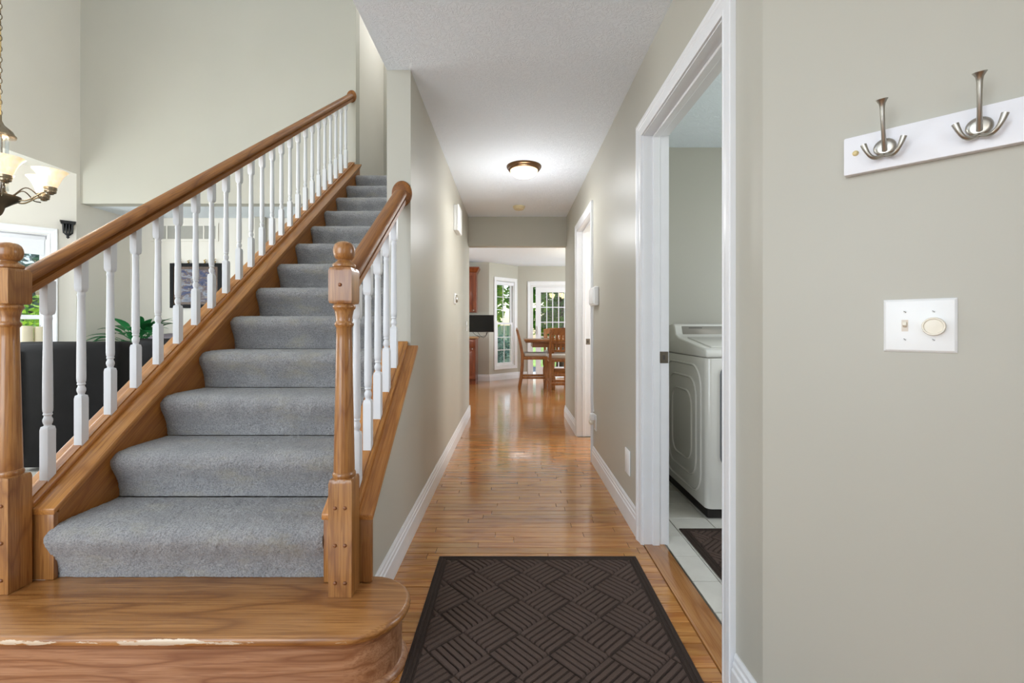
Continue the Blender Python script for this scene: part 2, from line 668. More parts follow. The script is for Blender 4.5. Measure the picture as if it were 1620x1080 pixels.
def lamp_glass(name, col, strength):
    m, nt, b = new_mat(name)
    n = noise(nt, ocoord(nt), 14, 4, .6, .8)
    c = ramp(nt, n, [(.35, lin(col)), (.7, lin('#fff3dc'))])
    nt.links.new(c, b.inputs['Base Color'])
    nt.links.new(c, b.inputs['Emission Color'])
    b.inputs['Emission Strength'].default_value = strength
    b.inputs['Roughness'].default_value = .25
    return m


M['shade_glass'] = lamp_glass('chandelier_shade_glass', '#efd6a8', .42)
M['bowl_glass'] = lamp_glass('ceiling_bowl_glass', '#ffdfae', 1.25)
M['bulb_glass'] = lamp_glass('kitchen_shade_glass', '#ffd98f', 7.0)

# ------------------------------------------------------------------ the setting
XL, XLO = -.53, -.654          # hall left wall: hall face, stair face
XR, XRO = .661, .781           # hall right wall
H = 2.44
YH = 5.52                      # far end of the hall
RISE, RUN = .1937, .2655
Y2 = 1.595
CX0, CX1 = -1.648, -.667       # carpet


def N(y):
    return 2 * RISE + (y - Y2) * RISE / RUN


SLOPE = RISE / RUN
CAP = .045                     # cap board top above the nosing line
SHOE = .068

# ---- floors
fl = MB().prism([(-2.32, -1.7), (1.9, -1.7), (1.9, .3), (.72, 1.36), (.72, 5.64), (3.1, 5.64), (3.1, 10.05), (-3.1, 10.05), (-3.1, 5.64), (-.66, 5.64), (-.66, 1.66), (-2.32, 1.66)], 'z', -.12, -.016)
floor = struct('floor', fl, M['grout'], smooth=0)


def plank_mesh(mb, x0, x1, y0, y1):
    g, e = .0008, .0015
    x0 += g; x1 -= g; y0 += g; y1 -= g
    dz = random.uniform(-.0004, .0002)
    cx, cy = 0, 0
    mb.add([(x0, y0, -.016), (x1, y0, -.016), (x1, y1, -.016), (x0, y1, -.016),
            (x0, y0, -.0012 + dz), (x1, y0, -.0012 + dz), (x1, y1, -.0012 + dz), (x0, y1, -.0012 + dz),
            (x0 + e, y0 + e, dz), (x1 - e, y0 + e, dz), (x1 - e, y1 - e, dz), (x0 + e, y1 - e, dz)],
           [(0, 1, 5, 4), (1, 2, 6, 5), (2, 3, 7, 6), (3, 0, 4, 7), (4, 5, 9, 8), (5, 6, 10, 9), (6, 7, 11, 10), (7, 4, 8, 11), (8, 9, 10, 11)])


PW = .0572
rest = MB()
n_pl = 0
y = 5.64 - PW * 80
rows = []
while y < 10.0:
    rows.append(y)
    y += PW
yy = 5.64 - PW * 80 - PW
while yy > -1.65:
    rows.append(yy)
    yy -= PW
for y in rows:
    if y > 5.62:
        xa, xb = -3.0, 3.0
    elif y < 1.2:
        xa, xb = -2.31, min(1.8, .661 + max(0, 1.2 - y))
    else:
        xa, xb = -.535, .662
        if 3.80 < y < 4.55:
            xb = .90
        if y < 1.60:
            xa = -2.31
        elif y < 1.75:
            xa = -.66
    x = xa - random.uniform(0, .5)
    while x < xb:
        L = random.uniform(.35, 1.0) if y < 5.62 else random.uniform(.4, 1.2)
        a, b2 = max(x, xa), min(x + L, xb)
        x += L
        if b2 - a < .03:
            continue
        if 1.05 < y < 5.62 and n_pl < 298:
            mb = MB()
            c = ((a + b2) / 2, y + PW / 2, 0)
            plank_mesh(mb, a, b2, y, y + PW)
            obj('plank', mb, M['floor'], floor, at=c, smooth=0, fix=False)
            n_pl += 1
        else:
            plank_mesh(rest, a, b2, y, y + PW)
o = obj('planks_beyond', rest, M['floor'], floor, smooth=0, fix=False)
o['kind'] = 'stuff'
obj('threshold_board', MB().box(XR + .003, .768, 1.40, 2.30, -.016, .004), M['threshold'], floor, at=(.71, 1.85, 0), bevel=.002)
obj('metal_edge_strip', MB().box(.7685, .7745, 1.40, 2.30, -.016, .003), M['strike'], floor)

lf = struct('floor_laundry', MB().box(.7755, 2.7, 1.2, 3.5, -.12, -.006), M['grout'], smooth=0)
tile_cache = {}
TP = .2165
ys = [1.747 + TP * k for k in range(-2, 9)]
xs = [.7765] + [.895 + TP * k for k in range(0, 8)]
for j in range(len(ys) - 1):
    for i in range(len(xs) - 1):
        w_ = xs[i + 1] - xs[i] - .004
        key = round(w_, 4)
        if key not in tile_cache:
            tile_cache[key] = mesh_of('tile', MB().box(-w_ / 2, w_ / 2, -TP / 2 + .002, TP / 2 - .002, -.006, .001), M['tile'], bevel=.0015, segs=1)
        share('tile', tile_cache[key], ((xs[i] + xs[i + 1]) / 2, (ys[j] + ys[j + 1]) / 2, 0), lf)
struct('floor_great_room', MB().prism([(-5.7, -1.7), (-2.325, -1.7), (-2.325, 1.665), (-.665, 1.665), (-.665, 5.58), (-5.7, 5.58)], 'z', -.12, -.002), M['room_carpet'], smooth=0)

# ---- walls
cut = CAP - .022
wl = MB().prism([(1.625, 0), (YH + .12, 0), (YH + .12, H), (2.379, H), (2.379, N(2.379) + cut), (1.625, N(1.625) + cut)], 'x', XLO, XL)
struct('wall_left', wl, M['wall'], smooth=0)
dz0, dz1 = 1.416, 2.29
ez0, ez1 = 3.775, 4.58
DT = 2.058
wr = MB().prism([(1.2, 0), (dz0 - .02, 0), (dz0 - .02, DT + .02), (dz1 + .02, DT + .02), (dz1 + .02, 0), (ez0 - .02, 0), (ez0 - .02, DT + .02),
                 (ez1 + .02, DT + .02), (ez1 + .02, 0), (YH + .12, 0), (YH + .12, H), (1.2, H)], 'x', XR, XRO)
struct('wall_right', wr, M['wall'], smooth=0)
S2 = math.sqrt(.5)
struct('wall_angled', wall_grid((XR, 1.2), (1, -1), (1, 1), 1.6, .10, 0, H), M['wall'], smooth=0)
struct('wall_entry_right', wall_grid((XR + 1.6 * S2, 1.2 - 1.6 * S2), (0, -1), (1, 0), 2.0, .12, 0, H), M['wall'], smooth=0)
struct('wall_front', wall_grid((-5.8, -1.6), (1, 0), (0, -1), 7.8, .12, 0, 5.18, [(5.7, 6.6, .15, 2.35), (1.6, 4.4, .4, 3.1)]), M['wall_lit'], smooth=0)
struct('wall_far', MB().box(XL, XR, YH, YH + .12, 2.086, H), M['wall'], smooth=0)
struct('wall_kitchen_near_left', MB().box(-3.1, XLO, YH + .121, YH + .2, 0, H), M['wall'], smooth=0)
struct('wall_kitchen_near_right', MB().box(XRO, 3.1, YH, YH + .12, 0, H), M['wall'], smooth=0)
# kitchen shell
YB, YBB = 9.35, 9.95
BX0 = -.47
struct('wall_kitchen_back', wall_grid((-3.0, YB), (1, 0), (0, 1), 3.0 + BX0, .12, 0, H), M['wall'], smooth=0)
KW = (.127 + .075, .811 - .075, .29, 2.085)
struct('wall_kitchen_bay_side', wall_grid((BX0, YB), (1, 1), (-1, 1), .6 / S2, .12, 0, H, [KW]), M['wall'], smooth=0)
PX0, PX1, PZ1 = .43, 2.25, 2.02
struct('wall_kitchen_bay_back', wall_grid((BX0 + .6, YBB), (1, 0), (0, 1), 2.87, .12, 0, H, [(PX0 - BX0 - .6, PX1 - BX0 - .6, 0, PZ1)]), M['wall'], smooth=0)
struct('wall_kitchen_right', wall_grid((3.0, YBB), (0, -1), (1, 0), YBB - YH, .12, 0, H, [(1.2, 3.5, .75, 2.25)]), M['wall'], smooth=0)
struct('wall_kitchen_left', wall_grid((-3.0, YH), (0, 1), (-1, 0), YB - YH, .12, 0, H, [(.9, 2.5, .85, 2.2)]), M['wall'], smooth=0)
# laundry and side room shells
struct('wall_laundry_back', MB().box(XRO, 2.7, 3.40, 3.50, 0, H), M['wall'], smooth=0)
struct('wall_laundry_right', wall_grid((2.6, 1.2), (0, 1), (1, 0), 2.2, .1, 0, H, [(.3, 1.3, .95, 2.05)]), M['wall'], smooth=0)
struct('wall_laundry_near', MB().box(.83, 2.7, 1.2, 1.3, 0, H), M['wall'], smooth=0)
struct('wall_side_room', wall_grid((2.3, 3.5), (0, 1), (1, 0), 2.0, .1, 0, H, [(.4, 1.2, 1.0, 2.0)]), M['wall_lit'], smooth=0)
struct('floor_side_room', MB().box(.90, 2.3, 3.5, 5.52, -.12, -.001), M['threshold'], smooth=0)
# great room shell
GX = -4.68
YU = 4.934
ZT = 5.18
BZ = 2.747
BY0, BY1 = 1.9, 4.89
BD = .95
struct('wall_great_left_near', wall_grid((GX, -1.6), (0, 1), (-1, 0), BY0 + 1.6, .10, 0, BZ), M['wall_lit'], smooth=0)
struct('wall_great_left_upper', wall_grid((GX, -1.6), (0, 1), (-1, 0), 7.6, .10, BZ, ZT, [(1.1, 4.1, 3.0, 4.5)]), M['wall_lit'], smooth=0)
struct('wall_great_left_far', wall_grid((GX, BY1), (0, 1), (-1, 0), .80, .12, 0, BZ), M['wall_lit'], smooth=0)
GW = (.139 + .075, 1.20, .35, 2.06)
struct('wall_bay_far', wall_grid((GX, BY1), (-1, -1), (-1, 1), BD / S2, .12, 0, BZ, [GW]), M['wall_lit'], smooth=0)
struct('wall_bay_back', wall_grid((GX - BD, BY1 - BD), (0, -1), (-1, 0), BY1 - BY0 - 2 * BD, .12, 0, BZ, [(.05, BY1 - BY0 - 2 * BD - .05, .35, 2.3)]), M['wall_lit'], smooth=0)
struct('wall_bay_near', wall_grid((GX - BD, BY0 + BD), (1, -1), (-1, -1), BD / S2, .12, 0, BZ), M['wall_lit'], smooth=0)
struct('ceiling_bay', MB().prism([(GX - .101, BY0 + .1), (GX - .101, BY1 - .1), (GX - BD - .1, BY1 - BD + .05), (GX - BD - .1, BY0 + BD - .05)], 'z', BZ, BZ + .1), M['wall_lit'], smooth=0)
struct('wall_upper', wall_grid((GX, YU), (1, 0), (0, 1), -1.693 - GX, .12, H, ZT), M['wall'], smooth=0)
struct('wall_recess_back', MB().box(GX - .1, XLO, 5.58, 5.68, 0, H), M['wall_lit'], smooth=0)
struct('wall_upstairs_side', MB().box(-1.813, -1.693, YU + .121, 6.0, 2.70, ZT), M['wall_lit'], smooth=0)
struct('wall_upstairs_back', MB().box(-1.9, -.53, 6.0, 6.1, 2.70, ZT), M['wall'], smooth=0)
struct('wall_upstairs_right', MB().box(XLO, XL, -1.6, 6.0, 2.705, ZT), M['wall_lit'], smooth=0)
# knee wall carrying the long railing, closing the space under the stairs
kw = MB().prism([(1.625, 0), (YU + .6, 0), (YU + .6, H - .005), (YU - .1, H - .005), (YU - .1, 2.6), (YU - .002, 2.6), (YU - .002, N(YU) + cut), (1.625, N(1.625) + cut)], 'x', -1.80, -1.667)
struct('wall_stair_left', MB().prism([(1.625, 0), (YU - .002, 0), (YU - .002, N(YU) + cut), (1.625, N(1.625) + cut)], 'x', -1.80, -1.667), M['wall_lit'], smooth=0)
# ceilings
cl = MB().prism([(XLO, -1.6), (3.1, -1.6), (3.1, 10.2), (-4.9, 10.2), (-4.9, YU + .121), (-1.69, YU + .121), (-1.69, 4.83), (XLO, 4.83)], 'z', H, 2.70)
struct('ceiling', cl, M['ceiling'], smooth=0)
struct('ceiling_great_room', MB().box(-5.0, XL, -1.7, 6.1, ZT, ZT + .12), M['ceiling'], smooth=0)

# ---- baseboards
BBP = [(0, 0), (.016, 0), (.016, .088), (.012, .094), (.012, .108), (.008, .114), (.008, .126), (.004, .136), (0, .136)]


def baseboard(name, p0, p1, out):
    """profile swept from p0 to p1, projecting along out"""
    p0, p1 = Vector((*p0, 0)), Vector((*p1, 0))
    out = Vector((*out, 0)).normalized()
    ra = [p0 + out * a + Vector((0, 0, b)) for a, b in BBP]
    rb = [p1 + out * a + Vector((0, 0, b)) for a, b in BBP]
    return struct(name, MB().loft([ra, rb]), M['trim'], smooth=20)


baseboard('baseboard_left', (XL, 1.66), (XL, YH + .12), (1, 0))
baseboard('baseboard_left_end', (XL + .016, YH + .12), (XLO, YH + .12), (0, 1))
baseboard('baseboard_right_near', (XR, 1.2), (XR, 1.34), (-1, 0))
baseboard('baseboard_right_middle', (XR, 2.372), (XR, 3.695), (-1, 0))
baseboard('baseboard_right_far', (XR, 4.662), (XR, YH + .12), (-1, 0))
baseboard('baseboard_angled', (XR, 1.2), (XR + 1.6 * S2, 1.2 - 1.6 * S2), (-1, -1))
baseboard('baseboard_kitchen_back', (-.70, YB), (BX0, YB), (0, -1))
baseboard('baseboard_kitchen_bay', (BX0, YB), (BX0 + .6, YBB), (1, -1))
baseboard('baseboard_kitchen_bay_back', (BX0 + .6, YBB), (PX0 - .1, YBB), (0, -1))
baseboard('baseboard_laundry', (XRO, 3.40), (2.6, 3.40), (0, -1))
baseboard('baseboard_recess', (GX, 5.58), (-1.8, 5.58), (0, -1))

# ---- doorways
CASP = [(.004, 0), (.004, .010), (.014, .013), (.018, .011), (.040, .014), (.044, .017), (.052, .017), (.056, .020), (.070, .020), (.072, .016), (.072, 0)]


def casing(o, u, out, a, b, top, prof=CASP, sill=None):
    """legs and head around opening [a,b] x [0,top]; o, u: line of the wall; returns MB"""
    o, u, out = Vector((*o, 0)), Vector((*u, 0)).normalized(), Vector((*out, 0)).normalized()

    def pt(s, z, v):
        return o + u * s + out * v + Vector((0, 0, z))
    if sill is None:
        rings = [[pt(a - p, 0, v) for p, v in prof], [pt(a - p, top + p, v) for p, v in prof], [pt(b + p, top + p, v) for p, v in prof], [pt(b + p, 0, v) for p, v in prof]]
        return MB().loft(rings)
    rings = [[pt(a - p, sill - p, v) for p, v in prof], [pt(a - p, top + p, v) for p, v in prof], [pt(b + p, top + p, v) for p, v in prof], [pt(b + p, sill - p, v) for p, v in prof]]
    rings.append(rings[0])
    return MB().loft(rings, cap=False)


def doorway(name, a, b, plate_z):
    root = bpy.data.objects.new(name, None)
    COL.objects.link(root)
    root.location = (XR, (a + b) / 2, 0)
    root['kind'] = 'structure'
    obj('casing', casing((XR, 0), (0, 1), (-1, 0), a, b, DT), M['trim'], root, smooth=20)
    obj('casing', casing((XRO, 0), (0, 1), (1, 0), a, b, DT), M['trim'], root, smooth=20)
    jm = MB().prism([(a - .019, 0), (a, 0), (a, DT), (b, DT), (b, 0), (b + .019, 0), (b + .019, DT + .019), (a - .019, DT + .019)], 'x', XR - .001, XRO + .001)
    obj('jamb', jm, M['trim'], root, smooth=0)
    st = MB().prism([(a, 0), (a + .011, 0), (a + .011, DT - .011), (b - .011, DT - .011), (b - .011, 0), (b, 0), (b, DT), (a, DT)], 'x', XR + .045, XR + .080)
    obj('door_stop', st, M['trim'], root, bevel=.003, segs=1)
    p = obj('strike_plate', MB().box(XRO - .038, XRO + .004, b - .0035, b - .0005, plate_z - .029, plate_z + .029), M['strike'], root, bevel=.001, segs=1)
    p['label'] = 'small metal strike plate'
    obj('latch_hole', MB().box(XRO - .024, XRO - .012, b - .0042, b - .003, plate_z - .012, plate_z + .012), M['dark_slot'], p)
    return root


doorway('door_1', dz0, dz1, .945)
doorway('door_2', ez0, ez1, .955)


# ---- windows
def sash_window(name, o, u, out, a, b, z0, z1, cols, rows, thick=.12, blind=False, sill=True):
    """double-hung window in wall with inner line o,u; out points into the room"""
    root = bpy.data.objects.new(name, None)
    COL.objects.link(root)
    o3, u3, n3 = Vector((*o, 0)), Vector((*u, 0)).normalized(), Vector((*out, 0)).normalized()
    c = o3 + u3 * ((a + b) / 2)
    root.location = (c.x, c.y, z0)
    root['kind'] = 'structure'
    Mx = Matrix((( u3.x, n3.x, 0, o3.x), (u3.y, n3.y, 0, o3.y), (0, 0, 1, 0), (0, 0, 0, 1)))
    obj('casing', casing(o, u, out, a, b, z1, sill=z0), M['trim'], root, smooth=20)

    def fr(name, x0, x1, zz0, zz1, w, y0, y1, par, mat=M['trim']):
        poly_o = [(x0, zz0), (x1, zz0), (x1, zz1), (x0, zz1)]
        poly_i = [(x0 + w, zz0 + w), (x1 - w, zz0 + w), (x1 - w, zz1 - w), (x0 + w, zz1 - w)]
        rings = []
        for k in range(4):
            po, pi = poly_o[k], poly_i[k]
            rings.append([(po[0], y0, po[1]), (po[0], y1, po[1]), (pi[0], y1, pi[1]), (pi[0], y0, pi[1])])
        rings.append(rings[0])
        return obj(name, MB().loft(rings, cap=False).move(Mx), mat, par, smooth=20)
    fr('frame', a, b, z0, z1, .022, -thick, -.005, root)
    zm = (z0 + z1) / 2
    a2, b2, t0, t1 = a + .022, b - .022, z0 + .022, z1 - .022
    for nm, q0, q1, y0 in (('upper_sash', zm - .02, t1, -.095), ('lower_sash', t0, zm + .02, -.06)):
        s = fr(nm, a2, b2, q0, q1, .042, y0, y0 + .032, root)
        gx0, gx1, gz0, gz1 = a2 + .042, b2 - .042, q0 + .042, q1 - .042
        obj('pane', MB().box(gx0 - .004, gx1 + .004, y0 + .014, y0 + .018, gz0 - .004, gz1 + .004).move(Mx), M['glass'], s, smooth=0)
        for k in range(1, cols):
            x = gx0 + (gx1 - gx0) * k / cols
            obj('muntin', MB().box(x - .007, x + .007, y0 + .008, y0 + .024, gz0, gz1).move(Mx), M['trim'], s)
        for k in range(1, rows):
            z = gz0 + (gz1 - gz0) * k / rows
            obj('muntin', MB().box(gx0, gx1, y0 + .0085, y0 + .0235, z - .007, z + .007).move(Mx), M['trim'], s)
    if blind:
        bl = obj('blind', MB().box(a + .004, b - .004, -.03, -.005, z1 - .055, z1 - .003).move(Mx), M['blind'], root, bevel=.004)
        bl['label'] = 'white raised blind'
        for k in range(14 if blind == 2 else 3):
            obj('blind_slat', MB().box(a + .026, b - .026, -.032, -.008, z1 - .066 - k * .011, z1 - .0555 - k * .011).move(Mx), M['blind'], bl)
    return root


sash_window('window_1', (BX0, YB), (1, 1), (1, -1), KW[0], KW[1], KW[2], KW[3], 2, 3, blind=1)
sash_window('window_2', (GX, BY1), (-1, -1), (1, -1), GW[0], GW[1], GW[2], GW[3], 1, 1, blind=2)

# patio door
pd = bpy.data.objects.new('door_3', None)
COL.objects.link(pd)
pd.location = ((PX0 + PX1) / 2, YBB, 0)
pd['kind'] = 'structure'
wide = [(p * 1.25, v) for p, v in CASP]
obj('casing', casing((0, YBB), (1, 0), (0, -1), PX0, PX1, PZ1, prof=wide), M['trim'], pd, smooth=20)
obj('frame', MB().prism([(PX0, 0), (PX0 + .03, 0), (PX0 + .03, PZ1 - .03), (PX1 - .03, PZ1 - .03), (PX1 - .03, 0), (PX1, 0), (PX1, PZ1), (PX0, PZ1)], 'y', YBB + .0, YBB + .11), M['trim'], pd, smooth=0)
for x0, x1, yy in ((PX0 + .03 + .06, 1.40, YBB + .035), (1.30, PX1 - .03, YBB + .075)):
    rings = []
    z0, z1, w = .02, PZ1 - .032, .115
    po = [(x0, z0), (x1, z0), (x1, z1), (x0, z1)]
    pi = [(x0 + w, z0 + w + .1), (x1 - w, z0 + w + .1), (x1 - w, z1 - w), (x0 + w, z1 - w)]
    for k in range(4):
        rings.append([(po[k][0], yy, po[k][1]), (po[k][0], yy + .036, po[k][1]), (pi[k][0], yy + .036, pi[k][1]), (pi[k][0], yy, pi[k][1])])
    rings.append(rings[0])
    leaf = obj('door_leaf', MB().loft(rings, cap=False), M['trim'], pd, smooth=20)
    gx0, gx1, gz0, gz1 = x0 + w, x1 - w, z0 + w + .1, z1 - w
    obj('pane', MB().box(gx0 - .003, gx1 + .003, yy + .016, yy + .020, gz0 - .003, gz1 + .003), M['glass'], leaf, smooth=0)
    nc, nr = 5, 5
    for k in range(1, nc):
        x = gx0 + (gx1 - gx0) * k / nc
        obj('muntin', MB().box(x - .009, x + .009, yy + .009, yy + .027, gz0, gz1), M['trim'], leaf)
    for k in range(1, nr):
        z = gz0 + (gz1 - gz0) * k / nr
        obj('muntin', MB().box(gx0, gx1, yy + .0095, yy + .0265, z - .009, z + .009), M['trim'], leaf)
obj('door_handle', MB().box(PX0 + .125, PX0 + .15, YBB + .0, YBB + .034, .95, 1.13), M['white_plastic'], pd, bevel=.006)
# simple frames for the openings the picture does not show
for nm, mb in (('window_3', casing((-5.8, -1.6), (1, 0), (0, 1), 1.6, 4.4, 3.1, sill=.4)), ('window_4', casing((3.0, YBB), (0, -1), (-1, 0), 1.2, 3.5, 2.25, sill=.75)),
               ('window_5', casing((GX, -1.6), (0, 1), (1, 0), 1.1, 4.1, 4.5, sill=3.0)), ('door_4', casing((-5.8, -1.6), (1, 0), (0, 1), 5.7, 6.6, 2.35, sill=.15))):
    struct(nm, mb, M['trim'], smooth=20)

# ------------------------------------------------------------------ staircase
st = thing('staircase', (-1.157, 1.49, 0), 'grey carpeted oak staircase rising from a rounded wooden bottom step', 'staircase')


def bull(off, n=14):
    """outline of the starting step, grown by off; straight front, half-round end towards the hall and one at the far side"""
    r = .168 + off
    cyy = 1.49
    pts = []
    for k in range(n + 1):
        a = -PI / 2 + PI * k / n
        pts.append((-.506 + r * math.cos(a), cyy + r * math.sin(a)))
    for k in range(n + 1):
        a = PI / 2 + PI * k / n
        pts.append((-1.806 + r * math.cos(a), cyy + r * math.sin(a)))
    return pts


def stack(rows):
    return MB().loft([[(x, y, z) for x, y in bull(o)] for o, z in rows])


tz = RISE
obj('tread', stack([(-.012, tz - .030), (-.004, tz - .0285), (.0, tz - .022), (.002, tz - .014), (.0, tz - .007), (-.006, tz - .0015), (-.013, tz)]), M['tread_wood'], st, smooth=50)
obj('riser', stack([(-.026, .0), (-.026, tz - .0295)]), M['riser_wood'], st, smooth=50)
obj('cove_moulding', stack([(-.0255, tz - .052), (-.022, tz - .048), (-.018, tz - .040), (-.010, tz - .031)]), M['riser_wood'], st, smooth=50)
obj('shoe_moulding', stack([(-.0255, .001), (-.008, .001), (-.008, .006), (-.011, .014), (-.018, .020), (-.0255, .022)]), M['riser_wood'], st, smooth=60)

# carpeted steps, each its own piece of carpet
def step_profile(last=False):
    """(y, z) relative to the nosing front and the tread height"""
    back = RUN + .045 if not last else 1.25
    pts = [(.047, -RISE + .001), (.046, -.165), (.041, -.138), (.031, -.112), (.017, -.088), (.006, -.068), (.0005, -.052), (.001, -.040), (.006, -.027), (.016, -.016), (.032, -.007), (.055, -.0015)]
    pts += [(.085, .0008), (.16, .001), (back - .006, -.001), (back, -.004), (back, -.03), (.095, -.03), (.095, -RISE + .001)]
    return pts


from mathutils import noise as mnoise


def carpet_mesh(last=False):
    """fine grid with an uneven pile surface"""
    prof = step_profile(last)
    STEP = .0042
    fine, pile = [], []
    for k in range(len(prof) - 1):
        a_, b_ = Vector(prof[k]), Vector(prof[k + 1])
        front = k < len(prof) - 5
        m_ = max(1, int((b_ - a_).length / (STEP if front and not (last and k >= len(prof) - 7) else .05)))
        for t in range(m_):
            fine.append(a_.lerp(b_, t / m_))
            pile.append(1.0 if front else 0.0)
    fine.append(Vector(prof[-1]))
    pile.append(0.0)
    nf = len(fine)
    nrm = []
    for k in range(nf):
        t = fine[min(nf - 1, k + 1)] - fine[max(0, k - 1)]
        nrm.append(Vector((-t.y, t.x)).normalized())
    nx = int((CX1 - CX0) / STEP)
    rng = random.Random(11)
    rings = []
    for i in range(nx + 1):
        x = CX0 + (CX1 - CX0) * i / nx
        e = min(i, nx - i) * STEP
        edge = -.004 * max(0, 1 - e / .012)
        ring = []
        for k in range(nf):
            p = fine[k]
            h_ = 0
            if pile[k]:
                h_ = rng.uniform(-.0015, .0015) + .0022 * mnoise.noise((x * 38, p.x * 38, p.y * 38)) + .0025 * mnoise.noise((x * 9, p.x * 9, p.y * 9)) + edge
            ring.append((x + (rng.uniform(-.001, .001) if 0 < i < nx else 0), p.x + nrm[k].x * h_, p.y + nrm[k].y * h_))
        rings.append(ring)
    return MB().loft(rings)


me_step = mesh_of('carpet_step', carpet_mesh(), M['carpet'], smooth=60)
me_last = mesh_of('carpet_landing', carpet_mesh(True), M['carpet'], smooth=60)
for n in range(2, 15):
    loc = Vector((0, Y2 + (n - 2) * RUN, n * RISE)) - st.location
    share('carpet_step' if n < 14 else 'carpet_landing', me_step if n < 14 else me_last, loc, st)
# skirt boards beside the carpet
yt = YU - .004
for xa, xb in ((CX0 - .019, CX0), (CX1, CX1 + .0125)):
    ytop = yt if xa < -1 else 2.378
    sk = MB().prism([(1.63, RISE + .001), (ytop + (0 if xa < -1 else 0), N(ytop) - .32 if xa < -1 else N(ytop) - .32), (ytop, N(ytop) + cut), (1.63, N(1.63) + cut)], 'x', xa, xb)
    obj('skirt_board', sk, M['skirt_wood'], st, smooth=0)


# ------------------------------------------------------------------ railings
NZ = [(.039, RISE + .0005, 's'), (.039, .572, 's'), (.0365, .584, 's'), (.036, .586), (.0375, .590), (.0385, .596), (.0365, .602), (.034, .605), (.0345, .612),
      (.0335, .66), (.0325, .72), (.0305, .82), (.028, .95), (.0262, 1.05), (.0258, 1.094), (.028, 1.097), (.0315, 1.103), (.0315, 1.108), (.028, 1.113), (.0262, 1.117), (.027, 1.130),
      (.0305, 1.148), (.032, 1.155), (.0355, 1.158), (.0375, 1.163), (.0375, 1.167), (.035, 1.171), (.034, 1.173), (.0365, 1.176, 's'), (.039, 1.186, 's'), (.039, 1.284, 's'), (.0355, 1.296, 's'),
      (.034, 1.298), (.0375, 1.301), (.0385, 1.306), (.036, 1.311), (.029, 1.315), (.026, 1.319), (.0215, 1.322), (.0205, 1.326)]
BALL = [(.0205, 1.324), (.026, 1.327), (.0315, 1.334), (.0352, 1.345), (.0362, 1.356), (.0350, 1.366), (.0305, 1.377), (.0225, 1.384), (.012, 1.3875), (.002, 1.389)]
me_newel = mesh_of('newel_post', MB().lathe(NZ, 32), M['newel_wood'], smooth=38)
me_ball = mesh_of('ball_finial', MB().lathe(BALL, 28), M['newel_wood'], smooth=60)
me_peg = mesh_of('wooden_peg', MB().lathe([(.0062, 0), (.0062, .002), (.005, .0042), (.0025, .0052), (.0004, .0055)], 12), M['peg'], smooth=60)
BL = [(.0155, -.03, 's'), (.0155, .178, 's'), (.0135, .190, 's'), (.0115, .193), (.0105, .197), (.0125, .202), (.0145, .210), (.0142, .218), (.0105, .227), (.0105, .231), (.0135, .234), (.0135, .238), (.0118, .241),
      (.0140, .246), (.0148, .26), (.0146, .32), (.0138, .42), (.0126, .52), (.0120, .588), (.0132, .592), (.0132, .597), (.0120, .601), (.0125, .607), (.0135, .611, 's'), (.0155, .624, 's'), (.0155, .735, 's')]
me_bal = mesh_of('baluster', MB().lathe(BL, 16), M['bal'], smooth=38)
RP = [(.019, 0), (.026, .005), (.027, .026), (.020, .0285), (.0165, .033), (.020, .0375), (.031, .0405), (.0335, .048), (.033, .056), (.029, .064), (.020, .070), (.008, .0735)]
RP = RP + [(-x, z) for x, z in RP[::-1]]


